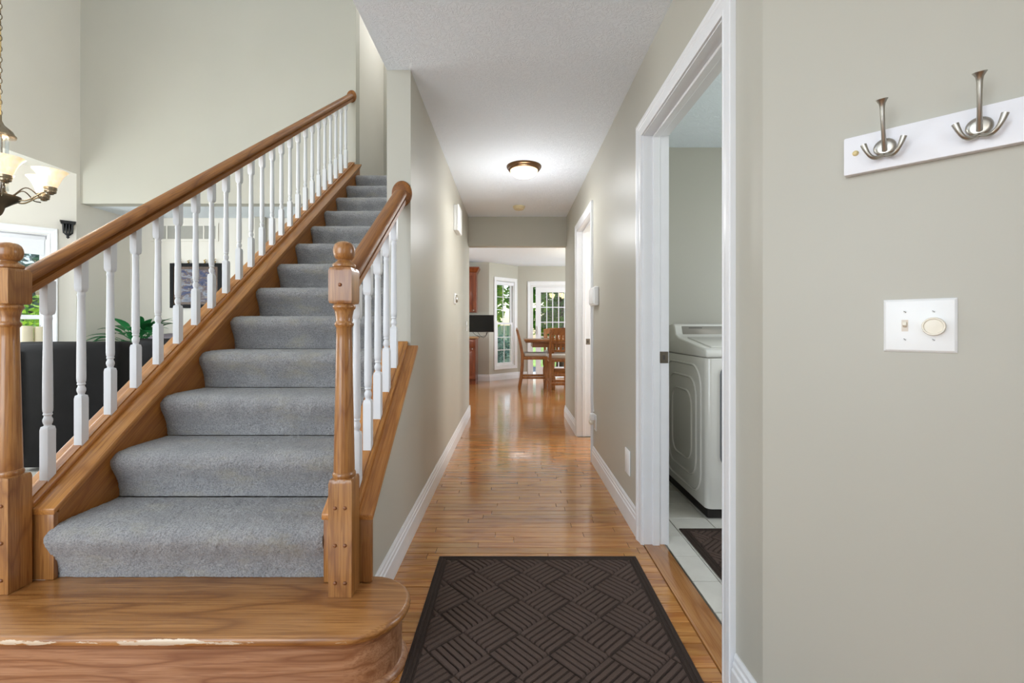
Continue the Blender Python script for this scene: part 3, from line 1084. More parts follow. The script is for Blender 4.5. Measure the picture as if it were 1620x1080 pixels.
def railing(name, label, xc, ynewel, y_end, rail_z0, rail_slope, capx, wallx, nbal, ybal0, yfront, rosette_z):
    root = thing(name, (xc, ynewel, RISE), label, 'stair railing', 'oak and white stair railings')
    base = root.location.copy()
    nw = share('newel_post', me_newel, Vector((xc, ynewel, 0)) - base, root)
    share('ball_finial', me_ball, (0, 0, 0), nw)
    for z in (.255, .38, .505):
        for s in (-1, 1):
            share('wooden_peg', me_peg, (s * .0165, -.039, z - .013), nw, (PI / 2, 0, 0))
    share('wooden_peg', me_peg, (0, -.039, 1.237), nw, (PI / 2, 0, 0))
    # sloped cap board and its plinth
    c = MB().prism([(yfront, N(yfront) + CAP), (y_end, N(y_end) + CAP), (y_end, N(y_end) + CAP - .022), (yfront, N(yfront) + CAP - .022)], 'x', capx[0], capx[1])
    obj('cap_board', c, M['slope_wood'], root, bevel=.004)
    pl = MB().box(capx[0] + .006, capx[1] - .006, yfront + .004, yfront + .022, RISE + .001, N(yfront) + CAP - .018)
    obj('plinth_board', pl, M['newel_wood'], root, bevel=.003)
    sh = MB().prism([(yfront + .002, N(yfront) + CAP - .002), (yfront + .002, N(yfront) + SHOE), (y_end, N(y_end) + SHOE), (y_end, N(y_end) + CAP - .002)], 'x', xc - .032, xc + .032)
    obj('shoe_rail', sh, M['slope_wood'], root, bevel=.006)
    # fillets between the balusters
    fi = MB()
    ends = [ynewel + .039] + [ybal0 + k * RUN / 2 for k in range(nbal)] + [y_end]
    for k in range(len(ends) - 1):
        a, b = ends[k] + .016, ends[k + 1] - .016
        if b - a < .02:
            continue
        obj('fillet', MB().prism([(a, N(a) + SHOE - .002), (a, N(a) + SHOE + .005), (b, N(b) + SHOE + .005), (b, N(b) + SHOE - .002)], 'x', xc - .015, xc + .015), M['slope_wood'], root, smooth=0)
    # under-cap moulding on the wall side
    mo = MB().prism([(yfront + .03, N(yfront + .03) + CAP - .024), (y_end, N(y_end) + CAP - .024), (y_end, N(y_end) + CAP - .046), (yfront + .03, N(yfront + .03) + CAP - .046)], 'x', wallx[0], wallx[1])
    obj('cap_moulding', mo, M['slope_wood'], root, bevel=.004)
    # handrail
    ang = math.atan(rail_slope)
    y0 = ynewel + .030
    y1 = y_end - .012
    L = (y1 - y0) / math.cos(ang)
    rail = MB().loft([[(x, 0, z) for x, z in RP], [(x, L, z) for x, z in RP]])
    hr = obj('handrail', rail, M['rail_wood'], root, local=True, smooth=35)
    hr.location = Vector((xc, y0, rail_z0)) - base
    hr.rotation_euler = (ang, 0, 0)
    ro = MB().lathe([(.056, 0), (.056, .006), (.052, .012), (.044, .0155), (.002, .0165)], 32)
    ro.move(Matrix.Rotation(PI / 2, 4, 'X'))
    r = obj('rosette', ro, M['rail_wood'], root, local=True, smooth=40)
    r.scale = (.95, 1, 1.2)
    r.location = Vector((xc, y_end - .0005, rosette_z)) - base
    for k in range(nbal):
        y = ybal0 + k * RUN / 2
        share('baluster', me_bal, Vector((xc, y, N(y) + SHOE)) - base, root)
    return root


railing('stair_railing', 'long oak handrail with two dozen white balusters climbing the full stair', -1.737, 1.572, YU - .003, 1.196, .7075, (-1.82, -1.628), (-1.667 + .0005, -1.640), 24, 1.703, 1.618,
        1.196 + (YU - 1.602) * .7075 + .045)
railing('stair_railing', 'short oak handrail with five white balusters ending at the hall wall corner', -.574, 1.557, 2.377, 1.202, .69, (-.672, -.489), (XL + .0005, XL + .020), 5, 1.682, 1.602,
        1.202 + (2.377 - 1.587) * .69 + .045)

# ------------------------------------------------------------------ mats
def clip(poly, x0, x1, y0, y1):
    for ax, lim, sg in ((0, x0, 1), (0, x1, -1), (1, y0, 1), (1, y1, -1)):
        out = []
        for i in range(len(poly)):
            a, b = poly[i], poly[(i + 1) % len(poly)]
            ia, ib = (a[ax] - lim) * sg >= 0, (b[ax] - lim) * sg >= 0
            if ia:
                out.append(a)
            if ia != ib:
                t = (lim - a[ax]) / (b[ax] - a[ax])
                out.append((a[0] + (b[0] - a[0]) * t, a[1] + (b[1] - a[1]) * t))
        poly = out
        if len(poly) < 3:
            return []
    return poly


def door_mat(name, label, x0, x1, y0, y1, rz=0, side=.142, ribs=6, z=0):
    root = thing(name, ((x0 + x1) / 2, (y0 + y1) / 2, z), label, 'door mat', 'brown ribbed door mats')
    w, h = (x1 - x0) / 2, (y1 - y0) / 2
    obj('backing', MB().box(-w, w, -h, h, .0005, .0055), M['mat_edge'], root, local=True, bevel=.002, segs=1)
    bd = MB()
    for inset, wd in ((.008, .012), (.026, .010)):
        a, b2 = w - inset, h - inset
        po = [(-a, -b2), (a, -b2), (a, b2), (-a, b2)]
        pi = [(-a + wd, -b2 + wd), (a - wd, -b2 + wd), (a - wd, b2 - wd), (-a + wd, b2 - wd)]
        rings = []
        for k in range(4):
            o_, i_ = po[k], pi[k]
            m1 = (o_[0] * .75 + i_[0] * .25, o_[1] * .75 + i_[1] * .25)
            m2 = (o_[0] * .25 + i_[0] * .75, o_[1] * .25 + i_[1] * .75)
            rings.append([(*o_, .005), (*m1, .0085), (*m2, .0085), (*i_, .005)])
        rings.append(rings[0])
        bd.loft(rings, cap=False)
    e = obj('border_ribs', bd, M['mat_edge'], root, local=True, smooth=20, fix=True)
    e['kind'] = 'stuff'
    rb = MB()
    wi, hi = w - .042, h - .042
    c, s = math.cos(R(43)), math.sin(R(43))
    nmax = int(3 * max(w, h) / side) + 2
    pitch = side / ribs
    for i in range(-nmax, nmax):
        for j in range(-nmax, nmax):
            for k in range(ribs):
                a0, a1 = .003, side - .003
                b0, b1 = k * pitch + .0035, (k + 1) * pitch - .0035
                q = [(a0, b0), (a1, b0), (a1, b1), (a0, b1)]
                if (i + j) % 2:
                    q = [(y_, x_) for x_, y_ in q][::-1]
                q = [(i * side + x_, j * side + y_) for x_, y_ in q]
                q = [(x_ * c - y_ * s, x_ * s + y_ * c) for x_, y_ in q]
                q = clip(q, -wi, wi, -hi, hi)
                if len(q) < 3:
                    continue
                ar = abs(sum(q[n][0] * q[(n + 1) % len(q)][1] - q[(n + 1) % len(q)][0] * q[n][1] for n in range(len(q)))) / 2
                if ar < 2e-4:
                    continue
                gx, gy = sum(p[0] for p in q) / len(q), sum(p[1] for p in q) / len(q)

                def ins(p, dd):
                    v = Vector((gx - p[0], gy - p[1]))
                    l = v.length
                    k_ = min(dd / max(l, 1e-6), .6)
                    return (p[0] + v.x * k_, p[1] + v.y * k_)
                n_ = len(q)
                vs = [(*p, .0052) for p in q] + [(*ins(p, .004), .0100) for p in q] + [(*ins(p, .008), .0118) for p in q]
                fs = [(m_, (m_ + 1) % n_, (m_ + 1) % n_ + n_, m_ + n_) for m_ in range(n_)]
                fs += [(m_ + n_, (m_ + 1) % n_ + n_, (m_ + 1) % n_ + 2 * n_, m_ + 2 * n_) for m_ in range(n_)]
                fs.append(tuple(range(2 * n_, 3 * n_)))
                rb.add(vs, fs)
    rbo = obj('basketweave_ribs', rb, M['mat'], root, local=True, smooth=60, fix=True)
    rbo['kind'] = 'stuff'
    return root


door_mat('door_mat', 'large dark brown ribbed door mat lying on the hallway floorboards', -.346, .590, .85, 2.172)
door_mat('door_mat', 'small dark brown ribbed mat on the laundry tiles before the washer', .905, 1.52, 1.42, 2.47, z=.001)

# ------------------------------------------------------------------ right side: coat rack and switches
AW = (XR, 1.2)
AR = -PI / 4


def on_angled(u, z, out=0):
    return (AW[0] + u * S2 - out * S2, AW[1] - u * S2 - out * S2, z)


RU0, RU1, RZ0, RZ1 = .178, .912, 1.4465, 1.5325
rk = thing('coat_rack', on_angled((RU0 + RU1) / 2, RZ0), 'white coat rack board with brushed metal hooks on the angled wall', 'coat rack', rz=AR)
hw = (RU1 - RU0) / 2
bdm = MB().prism(rrect(-hw, hw, 0, RZ1 - RZ0, .002, 1), 'y', -.0195, -.0005)
bo = obj('board', bdm, M['rack'], rk, local=True, bevel=.003)
me_plug = mesh_of('screw_plug', MB().lathe([(.0062, 0), (.006, .002), (.0042, .004), (.0004, .0048)], 14).move(Matrix.Rotation(PI / 2, 4, 'X')), M['wood_plug'], smooth=60)
for x in (-hw + .022, hw - .022):
    share('screw_plug', me_plug, (x, -.0195, .047), rk)


def hook_meshes():
    pl = MB()
    # escutcheon: rounded, heart-like plate
    ol = []
    for k in range(28):
        a = 2 * PI * k / 28
        r = .0185 + .003 * math.sin(a) + .002 * math.cos(2 * a)
        ol.append((r * math.cos(a) * .98, r * math.sin(a) * 1.12))
    pl.loft([[(x, -.0005, z) for x, z in ol], [(x, -.003, z) for x, z in ol], [(x * .85, -.0058, z * .85) for x, z in ol], [(x * .6, -.0068, z * .6) for x, z in ol]])
    up = MB()
    pts, rad = [], []
    for k in range(13):
        t = k / 12
        pts.append((0, -.006 - .040 * (1 - (1 - t) ** 2.0) - .004 * t ** 6, -.006 + .098 * t))
        rad.append(.0052 - .0012 * math.sin(PI * t) + (.0058 * max(0, (t - .88) / .12) ** 1.3))
    up.tube(pts, rad, 12)
    lo = []
    for s in (-1, 1):
        t_ = MB()
        pts, rad = [], []
        for k in range(13):
            t = k / 12
            a = R(-95 + 118 * t)
            pts.append((s * (.003 + .031 * t ** .85), -.008 - .024 * math.sin(PI * t * .5), -.017 - .0135 * t * (1 - t) * 2 + .026 * t ** 2.6))
            rad.append(.0048 - .001 * t + .0022 * max(0, (t - .72) / .28))
        t_.tube(pts, rad, 10)
        lo.append(t_)
    return pl, up, lo


pl, up, lo = hook_meshes()
mes = [mesh_of('hook_plate', pl, M['brushed'], smooth=50), mesh_of('upper_prong', up, M['brushed'], smooth=50), mesh_of('lower_prong', lo[0], M['brushed'], smooth=50), mesh_of('lower_prong', lo[1], M['brushed'], smooth=50)]
for k in range(5):
    u = .2526 + .1456 * k - (RU0 + RU1) / 2
    hk = share('coat_hook', mes[0], (u, -.0195, .043), rk)
    for n_, me in (('upper_prong', mes[1]), ('lower_prong', mes[2]), ('lower_prong', mes[3])):
        share(n_, me, (0, 0, 0), hk)

sw = thing('switch_plate', on_angled(.308, 1.098), 'white double switch plate with toggle and round dimmer knob on angled wall', 'light switch', rz=AR)
pw, ph = .0595, .0575
obj('plate', MB().loft([[(x * pw, y_, z * ph) for x, z in ((-1, -1), (1, -1), (1, 1), (-1, 1))] for y_ in (-.0005, -.002)] + [[(x * (pw - .0045), -.0062, z * (ph - .0045)) for x, z in ((-1, -1), (1, -1), (1, 1), (-1, 1))]]), M['white_plastic'], sw, local=True, bevel=.0012)
obj('toggle_surround', MB().box(-.0285, -.0175, -.0068, -.006, -.0125, .0125), M['toggle'], sw, local=True)
tg = MB().box(-.0262, -.0198, -.019, -.006, -.0045, .0045)
tg.move(Matrix.Translation((0, 0, -.002)) @ Matrix.Rotation(R(-22), 4, 'X'))
obj('toggle', tg, M['ivory_plastic'], sw, local=True, bevel=.001)
kb = MB().lathe([(.0195, 0), (.0195, .004), (.0188, .016), (.0180, .0185), (.0160, .0185), (.0150, .0165), (.0145, .0160), (.0004, .0172)], 36)
kb.move(Matrix.Translation((.0235, -.006, -.002)) @ Matrix.Rotation(PI / 2, 4, 'X'))
obj('dimmer_knob', kb, M['ivory_plastic'], sw, local=True, smooth=30)
for x in (-.023, .023):
    for z in (-.030, .030):
        sc_ = obj('plate_screw', MB().lathe([(.003, 0), (.003, .0008), (.002, .0014), (.0002, .0016)], 12).move(Matrix.Translation((x, -.0062, z)) @ Matrix.Rotation(PI / 2, 4, 'X')), M['white_plastic'], sw, local=True)
        obj('screw_slot', MB().box(-.0027, .0027, -.0003, .0003, -.0005, .0005).move(Matrix.Translation((x, -.0079, z)) @ Matrix.Rotation(R(40), 4, 'Y')), M['dark_slot'], sc_, local=True)

# ------------------------------------------------------------------ hall fittings
def dome_light(name, loc, label, power, r=.145):
    root = thing(name, loc, label, 'ceiling light')
    obj('canopy', MB().lathe([(r, 0), (r, -.006), (r - .004, -.014), (r - .012, -.018), (r - .014, -.028), (r - .022, -.033), (r - .030, -.034)], 48), M['bronze'], root, local=True, smooth=30)
    rr = r - .030
    obj('glass_bowl', MB().lathe([(rr, -.0335), (rr * .985, -.045), (rr * .90, -.062), (rr * .74, -.078), (rr * .5, -.089), (rr * .25, -.0945), (.001, -.096)], 48), M['bowl_glass'], root, local=True, smooth=60)
    d = bpy.data.lights.new('lamp_light', 'POINT')
    d.energy = power
    d.color = (.96, .98, 1.0)
    d.shadow_soft_size = .10
    o = bpy.data.objects.new('lamp_light', d)
    COL.objects.link(o)
    o.parent = root
    o.location = (0, 0, -.55)
    # most of the bowl's light goes down and to the sides
    d2 = bpy.data.lights.new('lamp_downlight', 'SPOT')
    d2.energy = power * 1.3
    d2.color = (.96, .98, 1.0)
    d2.spot_size = R(172)
    d2.spot_blend = .35
    d2.shadow_soft_size = .10
    o2 = bpy.data.objects.new('lamp_downlight', d2)
    COL.objects.link(o2)
    o2.parent = root
    o2.location = (0, 0, -.11)
    return root


dome_light('ceiling_light', (.10, 3.80, H - .0005), 'lit flush ceiling light with bronze rim and frosted glass bowl in the hall', 10)
dome_light('ceiling_light', (1.75, 1.9, H - .0005), 'added unseen ceiling light brightening the laundry room', 2.5)  # fixture added out of view to light the laundry
# lantern added out of view in the entry to brighten ceiling and walls
fp_ = thing('added_lantern', (.25, -.55, 1.72), 'added bronze lantern, unseen fill light in the entry behind the viewpoint', 'added pendant lamp')
obj('rod', MB().tube([(0, 0, .36), (0, 0, H - 1.7205)], .007, 8), M['bronze'], fp_, local=True)
obj('ceiling_plate', MB().lathe([(.06, .719), (.05, .70), (.01, .69)], 24), M['bronze'], fp_, local=True)
obj('glass_shade', MB().lathe([(.03, 0), (.09, .04), (.12, .12), (.12, .24), (.09, .32), (.03, .35)], 32), M['bowl_glass'], fp_, local=True, smooth=60)
obj('cap', MB().lathe([(.07, .335), (.05, .36), (.012, .38)], 24), M['bronze'], fp_, local=True)
ld = bpy.data.lights.new('added_lantern_light', 'POINT')
ld.energy = 3
ld.color = (1, .98, .95)
ld.shadow_soft_size = .16
lo_ = bpy.data.objects.new('added_lantern_light', ld)
COL.objects.link(lo_)
lo_.parent = fp_
lo_.location = (0, .25, -.05)
dome_light('ceiling_light', (-1.15, 5.45, ZT - .0005), 'added unseen ceiling light brightening the upstairs landing', 5)  # added out of view to lift the wall beyond the stair top
sd = thing('smoke_detector', (.077, 5.05, H - .0005), 'small round tan smoke detector on the ceiling near the kitchen', 'smoke detector')
obj('base', MB().lathe([(.068, 0), (.068, -.010), (.064, -.014)], 32), M['tan_plastic'], sd, local=True)
obj('cover', MB().lathe([(.060, -.0135), (.060, -.024), (.052, -.034), (.03, -.037), (.001, -.0375)], 32), M['tan_plastic'], sd, local=True)


def wallbox(name, label, cat, side, y0, y1, z0, z1, t, mat, bev=.004):
    x0, x1 = (XR - t, XR - .0005) if side > 0 else (XL + .0005, XL + t)
    root = thing(name, (XR if side > 0 else XL, (y0 + y1) / 2, z0), label, cat)
    return root, MB().box(x0, x1, y0, y1, z0, z1), (x0 if side > 0 else x1)


r_, mb, xf = wallbox('door_chime', 'white door chime box high on the left hall wall', 'door chime', -1, 4.12, 4.36, 1.975, 2.215, .045, None)
obj('housing', MB().box(XL + .0005, XL + .03, 4.125, 4.355, 1.98, 2.21), M['white_plastic'], r_, bevel=.004)
obj('cover', MB().box(XL + .0295, XL + .05, 4.12, 4.36, 1.975, 2.215), M['white_plastic'], r_, bevel=.006)
r_, mb, xf = wallbox('thermostat', 'small white thermostat on the left hall wall under the chime', 'thermostat', -1, 4.14, 4.26, 1.32, 1.41, .02, None)
obj('base', MB().box(XL + .0005, XL + .012, 4.14, 4.26, 1.315, 1.41), M['white_plastic'], r_, bevel=.002)
obj('dial', MB().lathe([(.036, 0), (.036, .012), (.030, .018), (.001, .019)], 28).move(Matrix.Translation((XL + .0115, 4.2, 1.362)) @ Matrix.Rotation(PI / 2, 4, 'Y')), M['brushed'], r_)
r_, mb, xf = wallbox('light_switch', 'white single light switch on left hall wall beside the kitchen opening', 'light switch', -1, 5.26, 5.33, 1.057, 1.172, .006, None)
obj('plate', mb, M['white_plastic'], r_, bevel=.002)
obj('toggle', MB().box(XL + .005, XL + .018, 5.290, 5.300, 1.108, 1.124), M['white_plastic'], r_, bevel=.001)
r_, mb, xf = wallbox('alarm_box', 'white plastic box on the hall wall beside the second doorway', 'wall box', 1, 3.46, 3.66, 1.265, 1.41, .036, None)
obj('case', mb, M['white_plastic'], r_, bevel=.008)
obj('front_panel', MB().box(xf - .006, xf + .001, 3.49, 3.66, 1.28, 1.395), M['white_plastic'], r_, bevel=.002)
obj('cable', MB().tube([(XR - .004, 3.67, 1.27), (XR - .004, 3.685, 1.2), (XR - .004, 3.69, .9), (XR - .004, 3.69, .5), (XR - .004, 3.66, .42)], .003, 6), M['white_plastic'], r_)
r_, mb, xf = wallbox('wall_outlet', 'white wall outlet low beside the second doorway casing', 'outlet', 1, 3.555, 3.635, .285, .41, .006, None)
obj('plate', mb, M['white_plastic'], r_, bevel=.002)
obj('socket', MB().box(XR - .008, XR - .005, 3.578, 3.612, .30, .335), M['ivory_plastic'], r_, bevel=.001)
nl = thing('night_light', (XR - .008, 3.60, .345), 'small white plug-in freshener in the wall outlet', 'night light')
obj('body', MB().box(XR - .046, XR - .0085, 3.572, 3.626, .365, .42), M['white_plastic'], nl, bevel=.010)
obj('bulb', MB().ball((XR - .034, 3.60, .352), .020, .020, .026), M['ivory_plastic'], nl, smooth=60)
r_, mb, xf = wallbox('blank_plate', 'blank white cover plate low on wall between the two doorways', 'cover plate', 1, 2.535, 2.635, .265, .405, .008, None)
obj('plate', mb, M['white_plastic'], r_, bevel=.003)
for z in (.295, .375):
    obj('screw', MB().lathe([(.003, 0), (.002, .0012), (.0002, .0014)], 10).move(Matrix.Translation((XR - .008, 2.585, z)) @ Matrix.Rotation(-PI / 2, 4, 'Y')), M['white_plastic'], r_)

# ------------------------------------------------------------------ washer
ws = thing('washing_machine', (1.45, 2.95, 0), 'white top-load washing machine with embossed side in the laundry room', 'washing machine')
WX0, WX1, WY0, WY1 = 1.105, 1.79, 2.585, 3.33
obj('toe_base', MB().box(WX0 + .012, WX1 - .012, WY0 + .018, WY1 - .01, .002, .075), M['toe_black'], ws, bevel=.012)
bdy = MB().prism(rrect(WX0, WX1, WY0, WY1, .035, 5), 'z', .062, .920)
obj('body', bdy, M['enamel'], ws, bevel=.003, smooth=30)
prof = [(WY0, .923), (WY0, .945), (WY0 + .008, .962), (WY0 + .03, .974), (3.02, 1.030), (3.075, 1.050), (3.10, 1.105), (3.115, 1.118), (3.15, 1.122), (3.21, 1.112), (3.27, 1.07), (3.31, 1.01), (WY1, .96), (WY1, .923)]
obj('top_cover', MB().prism(prof, 'x', WX0 - .002, WX1 + .002), M['enamel'], ws, bevel=.010, segs=3, smooth=40)
ang = math.atan2(1.105 - 1.050, 3.10 - 3.075)
cp = obj('control_panel', MB().box(WX0 + .05, WX1 - .05, -.004, .004, 0, .062).move(Matrix.Translation((0, 3.074, 1.047)) @ Matrix.Rotation(-(PI / 2 - ang), 4, 'X')), M['console'], ws, bevel=.002)
obj('logo_strip', MB().box(1.20, 1.29, -.0052, -.003, .046, .050).move(Matrix.Translation((0, 3.074, 1.047)) @ Matrix.Rotation(-(PI / 2 - ang), 4, 'X')), M['dark_slot'], cp)
dl = obj('control_dial', MB().lathe([(.026, 0), (.025, .014), (.02, .018), (.001, .0185)], 24).move(Matrix.Translation((1.55, 3.083, 1.078)) @ Matrix.Rotation(PI / 2 + (PI / 2 - ang), 4, 'X')), M['brushed'], cp)
obj('lid', MB().prism([(2.64, .9775), (3.0, 1.0245), (3.0, 1.034), (2.64, .987)], 'x', WX0 + .05, WX1 - .05), M['enamel'], ws, bevel=.006)
for k, (ya, yb, za, zb, r) in enumerate(((2.66, 3.27, .11, .87, .13), (2.73, 3.20, .19, .79, .11), (2.80, 3.13, .27, .70, .09))):
    pts = [(WX0 - .0005, y_, z_) for y_, z_ in rrect(ya, yb, za, zb, r, 6)]
    obj('embossed_ridge', MB().tube(pts, .008, 8, closed=True), M['enamel'], ws, smooth=60)
fp = MB().prism(rrect(WX0 + .075, WX1 - .06, .30, .885, .06, 5), 'y', WY0 - .012, WY0 + .004)
obj('front_panel', fp, M['washer_glass'], ws, bevel=.006)

# ------------------------------------------------------------------ chandelier over the dining side
CH = Vector((-2.735, 2.43, 0))
ch = thing('chandelier', (CH.x, CH.y, 1.695), 'bronze chandelier with lit alabaster glass shades hanging left of the stairs', 'chandelier')


def chz(y):
    return CAMH + (518.5 - y) * CH.y / 720


obj('body', MB().lathe([(.003, chz(341)), (.010, chz(338)), (.016, chz(333)), (.020, chz(328)), (.048, chz(321)), (.072, chz(316)), (.082, chz(312)), (.080, chz(309)), (.030, chz(305)), (.022, chz(300)), (.02, chz(290))], 32, (CH.x, CH.y, 0)), M['pewter'], ch, smooth=40)
obj('stem', MB().lathe([(.010, chz(300)), (.010, chz(215))], 12, (CH.x, CH.y, 0)), M['nickel'], ch)
for k in range(6):
    a = 2 * PI * k / 6 + .3
    obj('crystal_column', MB().tube([(CH.x + .030 * math.cos(a), CH.y + .030 * math.sin(a), chz(300)), (CH.x + .030 * math.cos(a), CH.y + .030 * math.sin(a), chz(216))], .0075, 10), M['pane_clear'], ch)
obj('crown', MB().lathe([(.040, chz(218)), (.062, chz(216)), (.064, chz(213)), (.056, chz(210)), (.050, chz(206)), (.036, chz(202)), (.018, chz(197)), (.008, chz(190)), (.008, chz(182))], 32, (CH.x, CH.y, 0)), M['nickel'], ch, smooth=30)
lnk = []
for k in range(14):
    a = 2 * PI * k / 14
    lnk.append((.0085 * math.cos(a) * (1 if abs(math.sin(a)) < .7 else .9), 0, .017 * math.sin(a)))
me_link = mesh_of('chain_link', MB().tube(lnk, .0022, 6, closed=True), M['nickel'], smooth=60)
z = chz(182) + .012
k = 0
while z < ZT - .06:
    share('chain_link', me_link, Vector((CH.x, CH.y, z)) - ch.location, ch, (0, 0, (k % 2) * PI / 2 + .5))
    z += .0285
    k += 1
obj('wire', MB().tube([(CH.x + .004 * math.cos(i * 1.3), CH.y + .004 * math.sin(i * 1.3), chz(182) + i * (ZT - chz(182) - .03) / 40) for i in range(41)], .0022, 6), M['gilt'], ch)
obj('ceiling_canopy', MB().lathe([(.065, ZT - .001), (.062, ZT - .012), (.03, ZT - .03), (.008, ZT - .045)], 24, (CH.x, CH.y, 0)), M['nickel'], ch)
RAD = .205
zr = chz(262)
me_shade = mesh_of('glass_shade', MB().lathe([(.0235, -.098), (.030, -.085), (.038, -.065), (.045, -.045), (.055, -.024), (.066, -.008), (.0745, 0), (.0725, .0005), (.063, -.008), (.052, -.024), (.042, -.046), (.034, -.068), (.022, -.092)], 36), M['shade_glass'], smooth=60)
me_cup = mesh_of('shade_holder', MB().lathe([(.005, -.133), (.014, -.130), (.017, -.124), (.024, -.121), (.026, -.114), (.025, -.108), (.028, -.105), (.028, -.092), (.024, -.090)], 28), M['nickel'], smooth=30)
for k in range(6):
    a = R(-37 + 60 * k)
    d = Vector((math.cos(a), math.sin(a), 0))
    p = Vector((CH.x, CH.y, 0)) + d * RAD
    pts = []
    for t in range(17):
        u = t / 16
        rr = .02 + (RAD - .02) * u
        zz = chz(311) + .0 * u + .024 * math.sin(PI * 2 * (u - .12)) * (u ** .5) * -1 + (zr - .133 - chz(311)) * u ** 2.2
        pts.append(Vector((CH.x, CH.y, zz)) + d * rr)
    arm = obj('arm', MB().tube(pts, .0042, 8), M['nickel'], ch, smooth=60)
    pts2 = []
    for t in range(15):
        u = t / 14
        rr = .04 + (RAD - .055) * u
        zz = chz(311) + .006 + .075 * math.sin(PI * min(1, u * 1.25)) * u * (1 - u) * 2.6 + (zr - .15 - chz(311)) * u
        pts2.append(Vector((CH.x, CH.y, zz)) + d * rr)
    obj('arm_scroll', MB().tube(pts2, .0032, 8), M['pewter'], arm, smooth=60)
    cu = share('shade_holder', me_cup, Vector((p.x, p.y, zr)) - ch.location, ch)
    share('glass_shade', me_shade, Vector((p.x, p.y, zr)) - ch.location, ch)
    ld = bpy.data.lights.new('shade_light', 'POINT')
    ld.energy = 6.0
    ld.color = (1, .96, .90)
    ld.shadow_soft_size = .045
    lo_ = bpy.data.objects.new('shade_light', ld)
    COL.objects.link(lo_)
    lo_.parent = ch
    lo_.location = Vector((p.x, p.y, zr + .03)) - ch.location
# ------------------------------------------------------------------ great room things
# black corbel on the bay wall
uc = .066
cpos = Vector((GX, BY1, 0)) + Vector((-1, -1, 0)).normalized() * uc
co = thing('wall_corbel', (cpos.x, cpos.y, 2.06), 'small black fluted corbel shelf on the wall beside the bay window', 'corbel', rz=PI / 4)
# local x along the wall, local -y into the room
obj('shelf', MB().loft([[(x * w, y_ if y_ < -.001 else -.001, z) for x, y_ in ((-1, -.001), (1, -.001), (1, -dp), (-1, -dp))] for w, dp, z in ((.046, .060, .128), (.056, .075, .136), (.056, .075, .150), (.062, .082, .152), (.062, .082, .160))]), M['black_iron'], co, local=True, smooth=20)
for k in range(4):
    x = -.033 + .022 * k
    obj('flute', MB().loft([[(x + .0105 * math.cos(a) * s, -.001 - dp * max(0, math.sin(a)) , z) for a in [PI * i / 8 for i in range(9)]] for s, dp, z in ((.55, .012, .035), (.8, .026, .06), (.95, .040, .09), (1, .050, .128))]), M['black_iron'], co, local=True, smooth=50)
obj('drop_finial', MB().lathe([(.002, -.02), (.010, -.012), (.014, -.002), (.008, .008), (.018, .016), (.030, .03), (.034, .038)], 18, (0, -.018, 0)).move(Matrix.Scale(.52, 4, (0, 1, 0))), M['black_iron'], co, local=True, smooth=50)

# picture
pc = thing('framed_picture', P(310, 487, 5.555), 'framed dark blue picture behind the balusters with gilt ornaments on top', 'picture')
pc.location.y = 5.579
PW2, PH2 = .312, .545
def rect_frame(x0, x1, z0, z1, w, y0, y1):
    po = [(x0, z0), (x1, z0), (x1, z1), (x0, z1)]
    pi = [(x0 + w, z0 + w), (x1 - w, z0 + w), (x1 - w, z1 - w), (x0 + w, z1 - w)]
    rings = [[(po[k][0], y0, po[k][1]), (po[k][0], y1, po[k][1]), (pi[k][0], y1, pi[k][1]), (pi[k][0], y0, pi[k][1])] for k in range(4)]
    rings.append(rings[0])
    return MB().loft(rings, cap=False)


obj('outer_frame', rect_frame(-PW2, PW2, 0, PH2, .042, -.035, -.001), M['black_frame'], pc, local=True, smooth=20)
obj('inner_frame', rect_frame(-PW2 + .042, PW2 - .042, .042, PH2 - .042, .030, -.028, -.004), M['carved_frame'], pc, local=True, smooth=20)
obj('picture_sheet', MB().box(-PW2 + .07, PW2 - .07, -.012, -.004, .07, PH2 - .07), M['painting'], pc, local=True)
for x, h_ in ((-.20, .048), (-.10, .04), (.10, .05), (.22, .055)):
    obj('gilt_ornament', MB().tube([(x, -.02, PH2 - .003), (x + .012, -.022, PH2 + h_ * .4), (x - .006, -.02, PH2 + h_ * .7), (x + .022, -.022, PH2 + h_)], [.007, .011, .007, .003], 8), M['gilt'], pc, local=True, smooth=60)
# return-air grille
vg = thing('vent_grille', P(300, 378, 5.579), 'white air vent grille on the back wall above the picture', 'vent')
gx = [(-.395, -.265), (-.262, .165), (.185, .33)]
gx = [(-.44, -.285), (-.262, .168), (.190, .325)]
obj('frame', rect_frame(-.47, .355, -.03, .19, .03, -.010, -.0005), M['wall_lit'], vg, local=True, smooth=20)
for a, b2 in ((-.282, -.265), (.170, .187)):
    obj('mullion', MB().box(a, b2, -.010, -.0005, 0, .16), M['wall_lit'], vg, local=True)
for a, b2 in gx:
    p_ = obj('louvre_back', MB().box(a, b2, -.003, -.0005, 0, .16), M['grille_back'], vg, local=True)
    for k in range(12):
        z = .008 + k * .0128
        obj('louvre', MB().box(a, b2, -.008, -.006, -.0045, .0045).move(Matrix.Translation((0, 0, z))), M['grille_back'], p_, local=True)


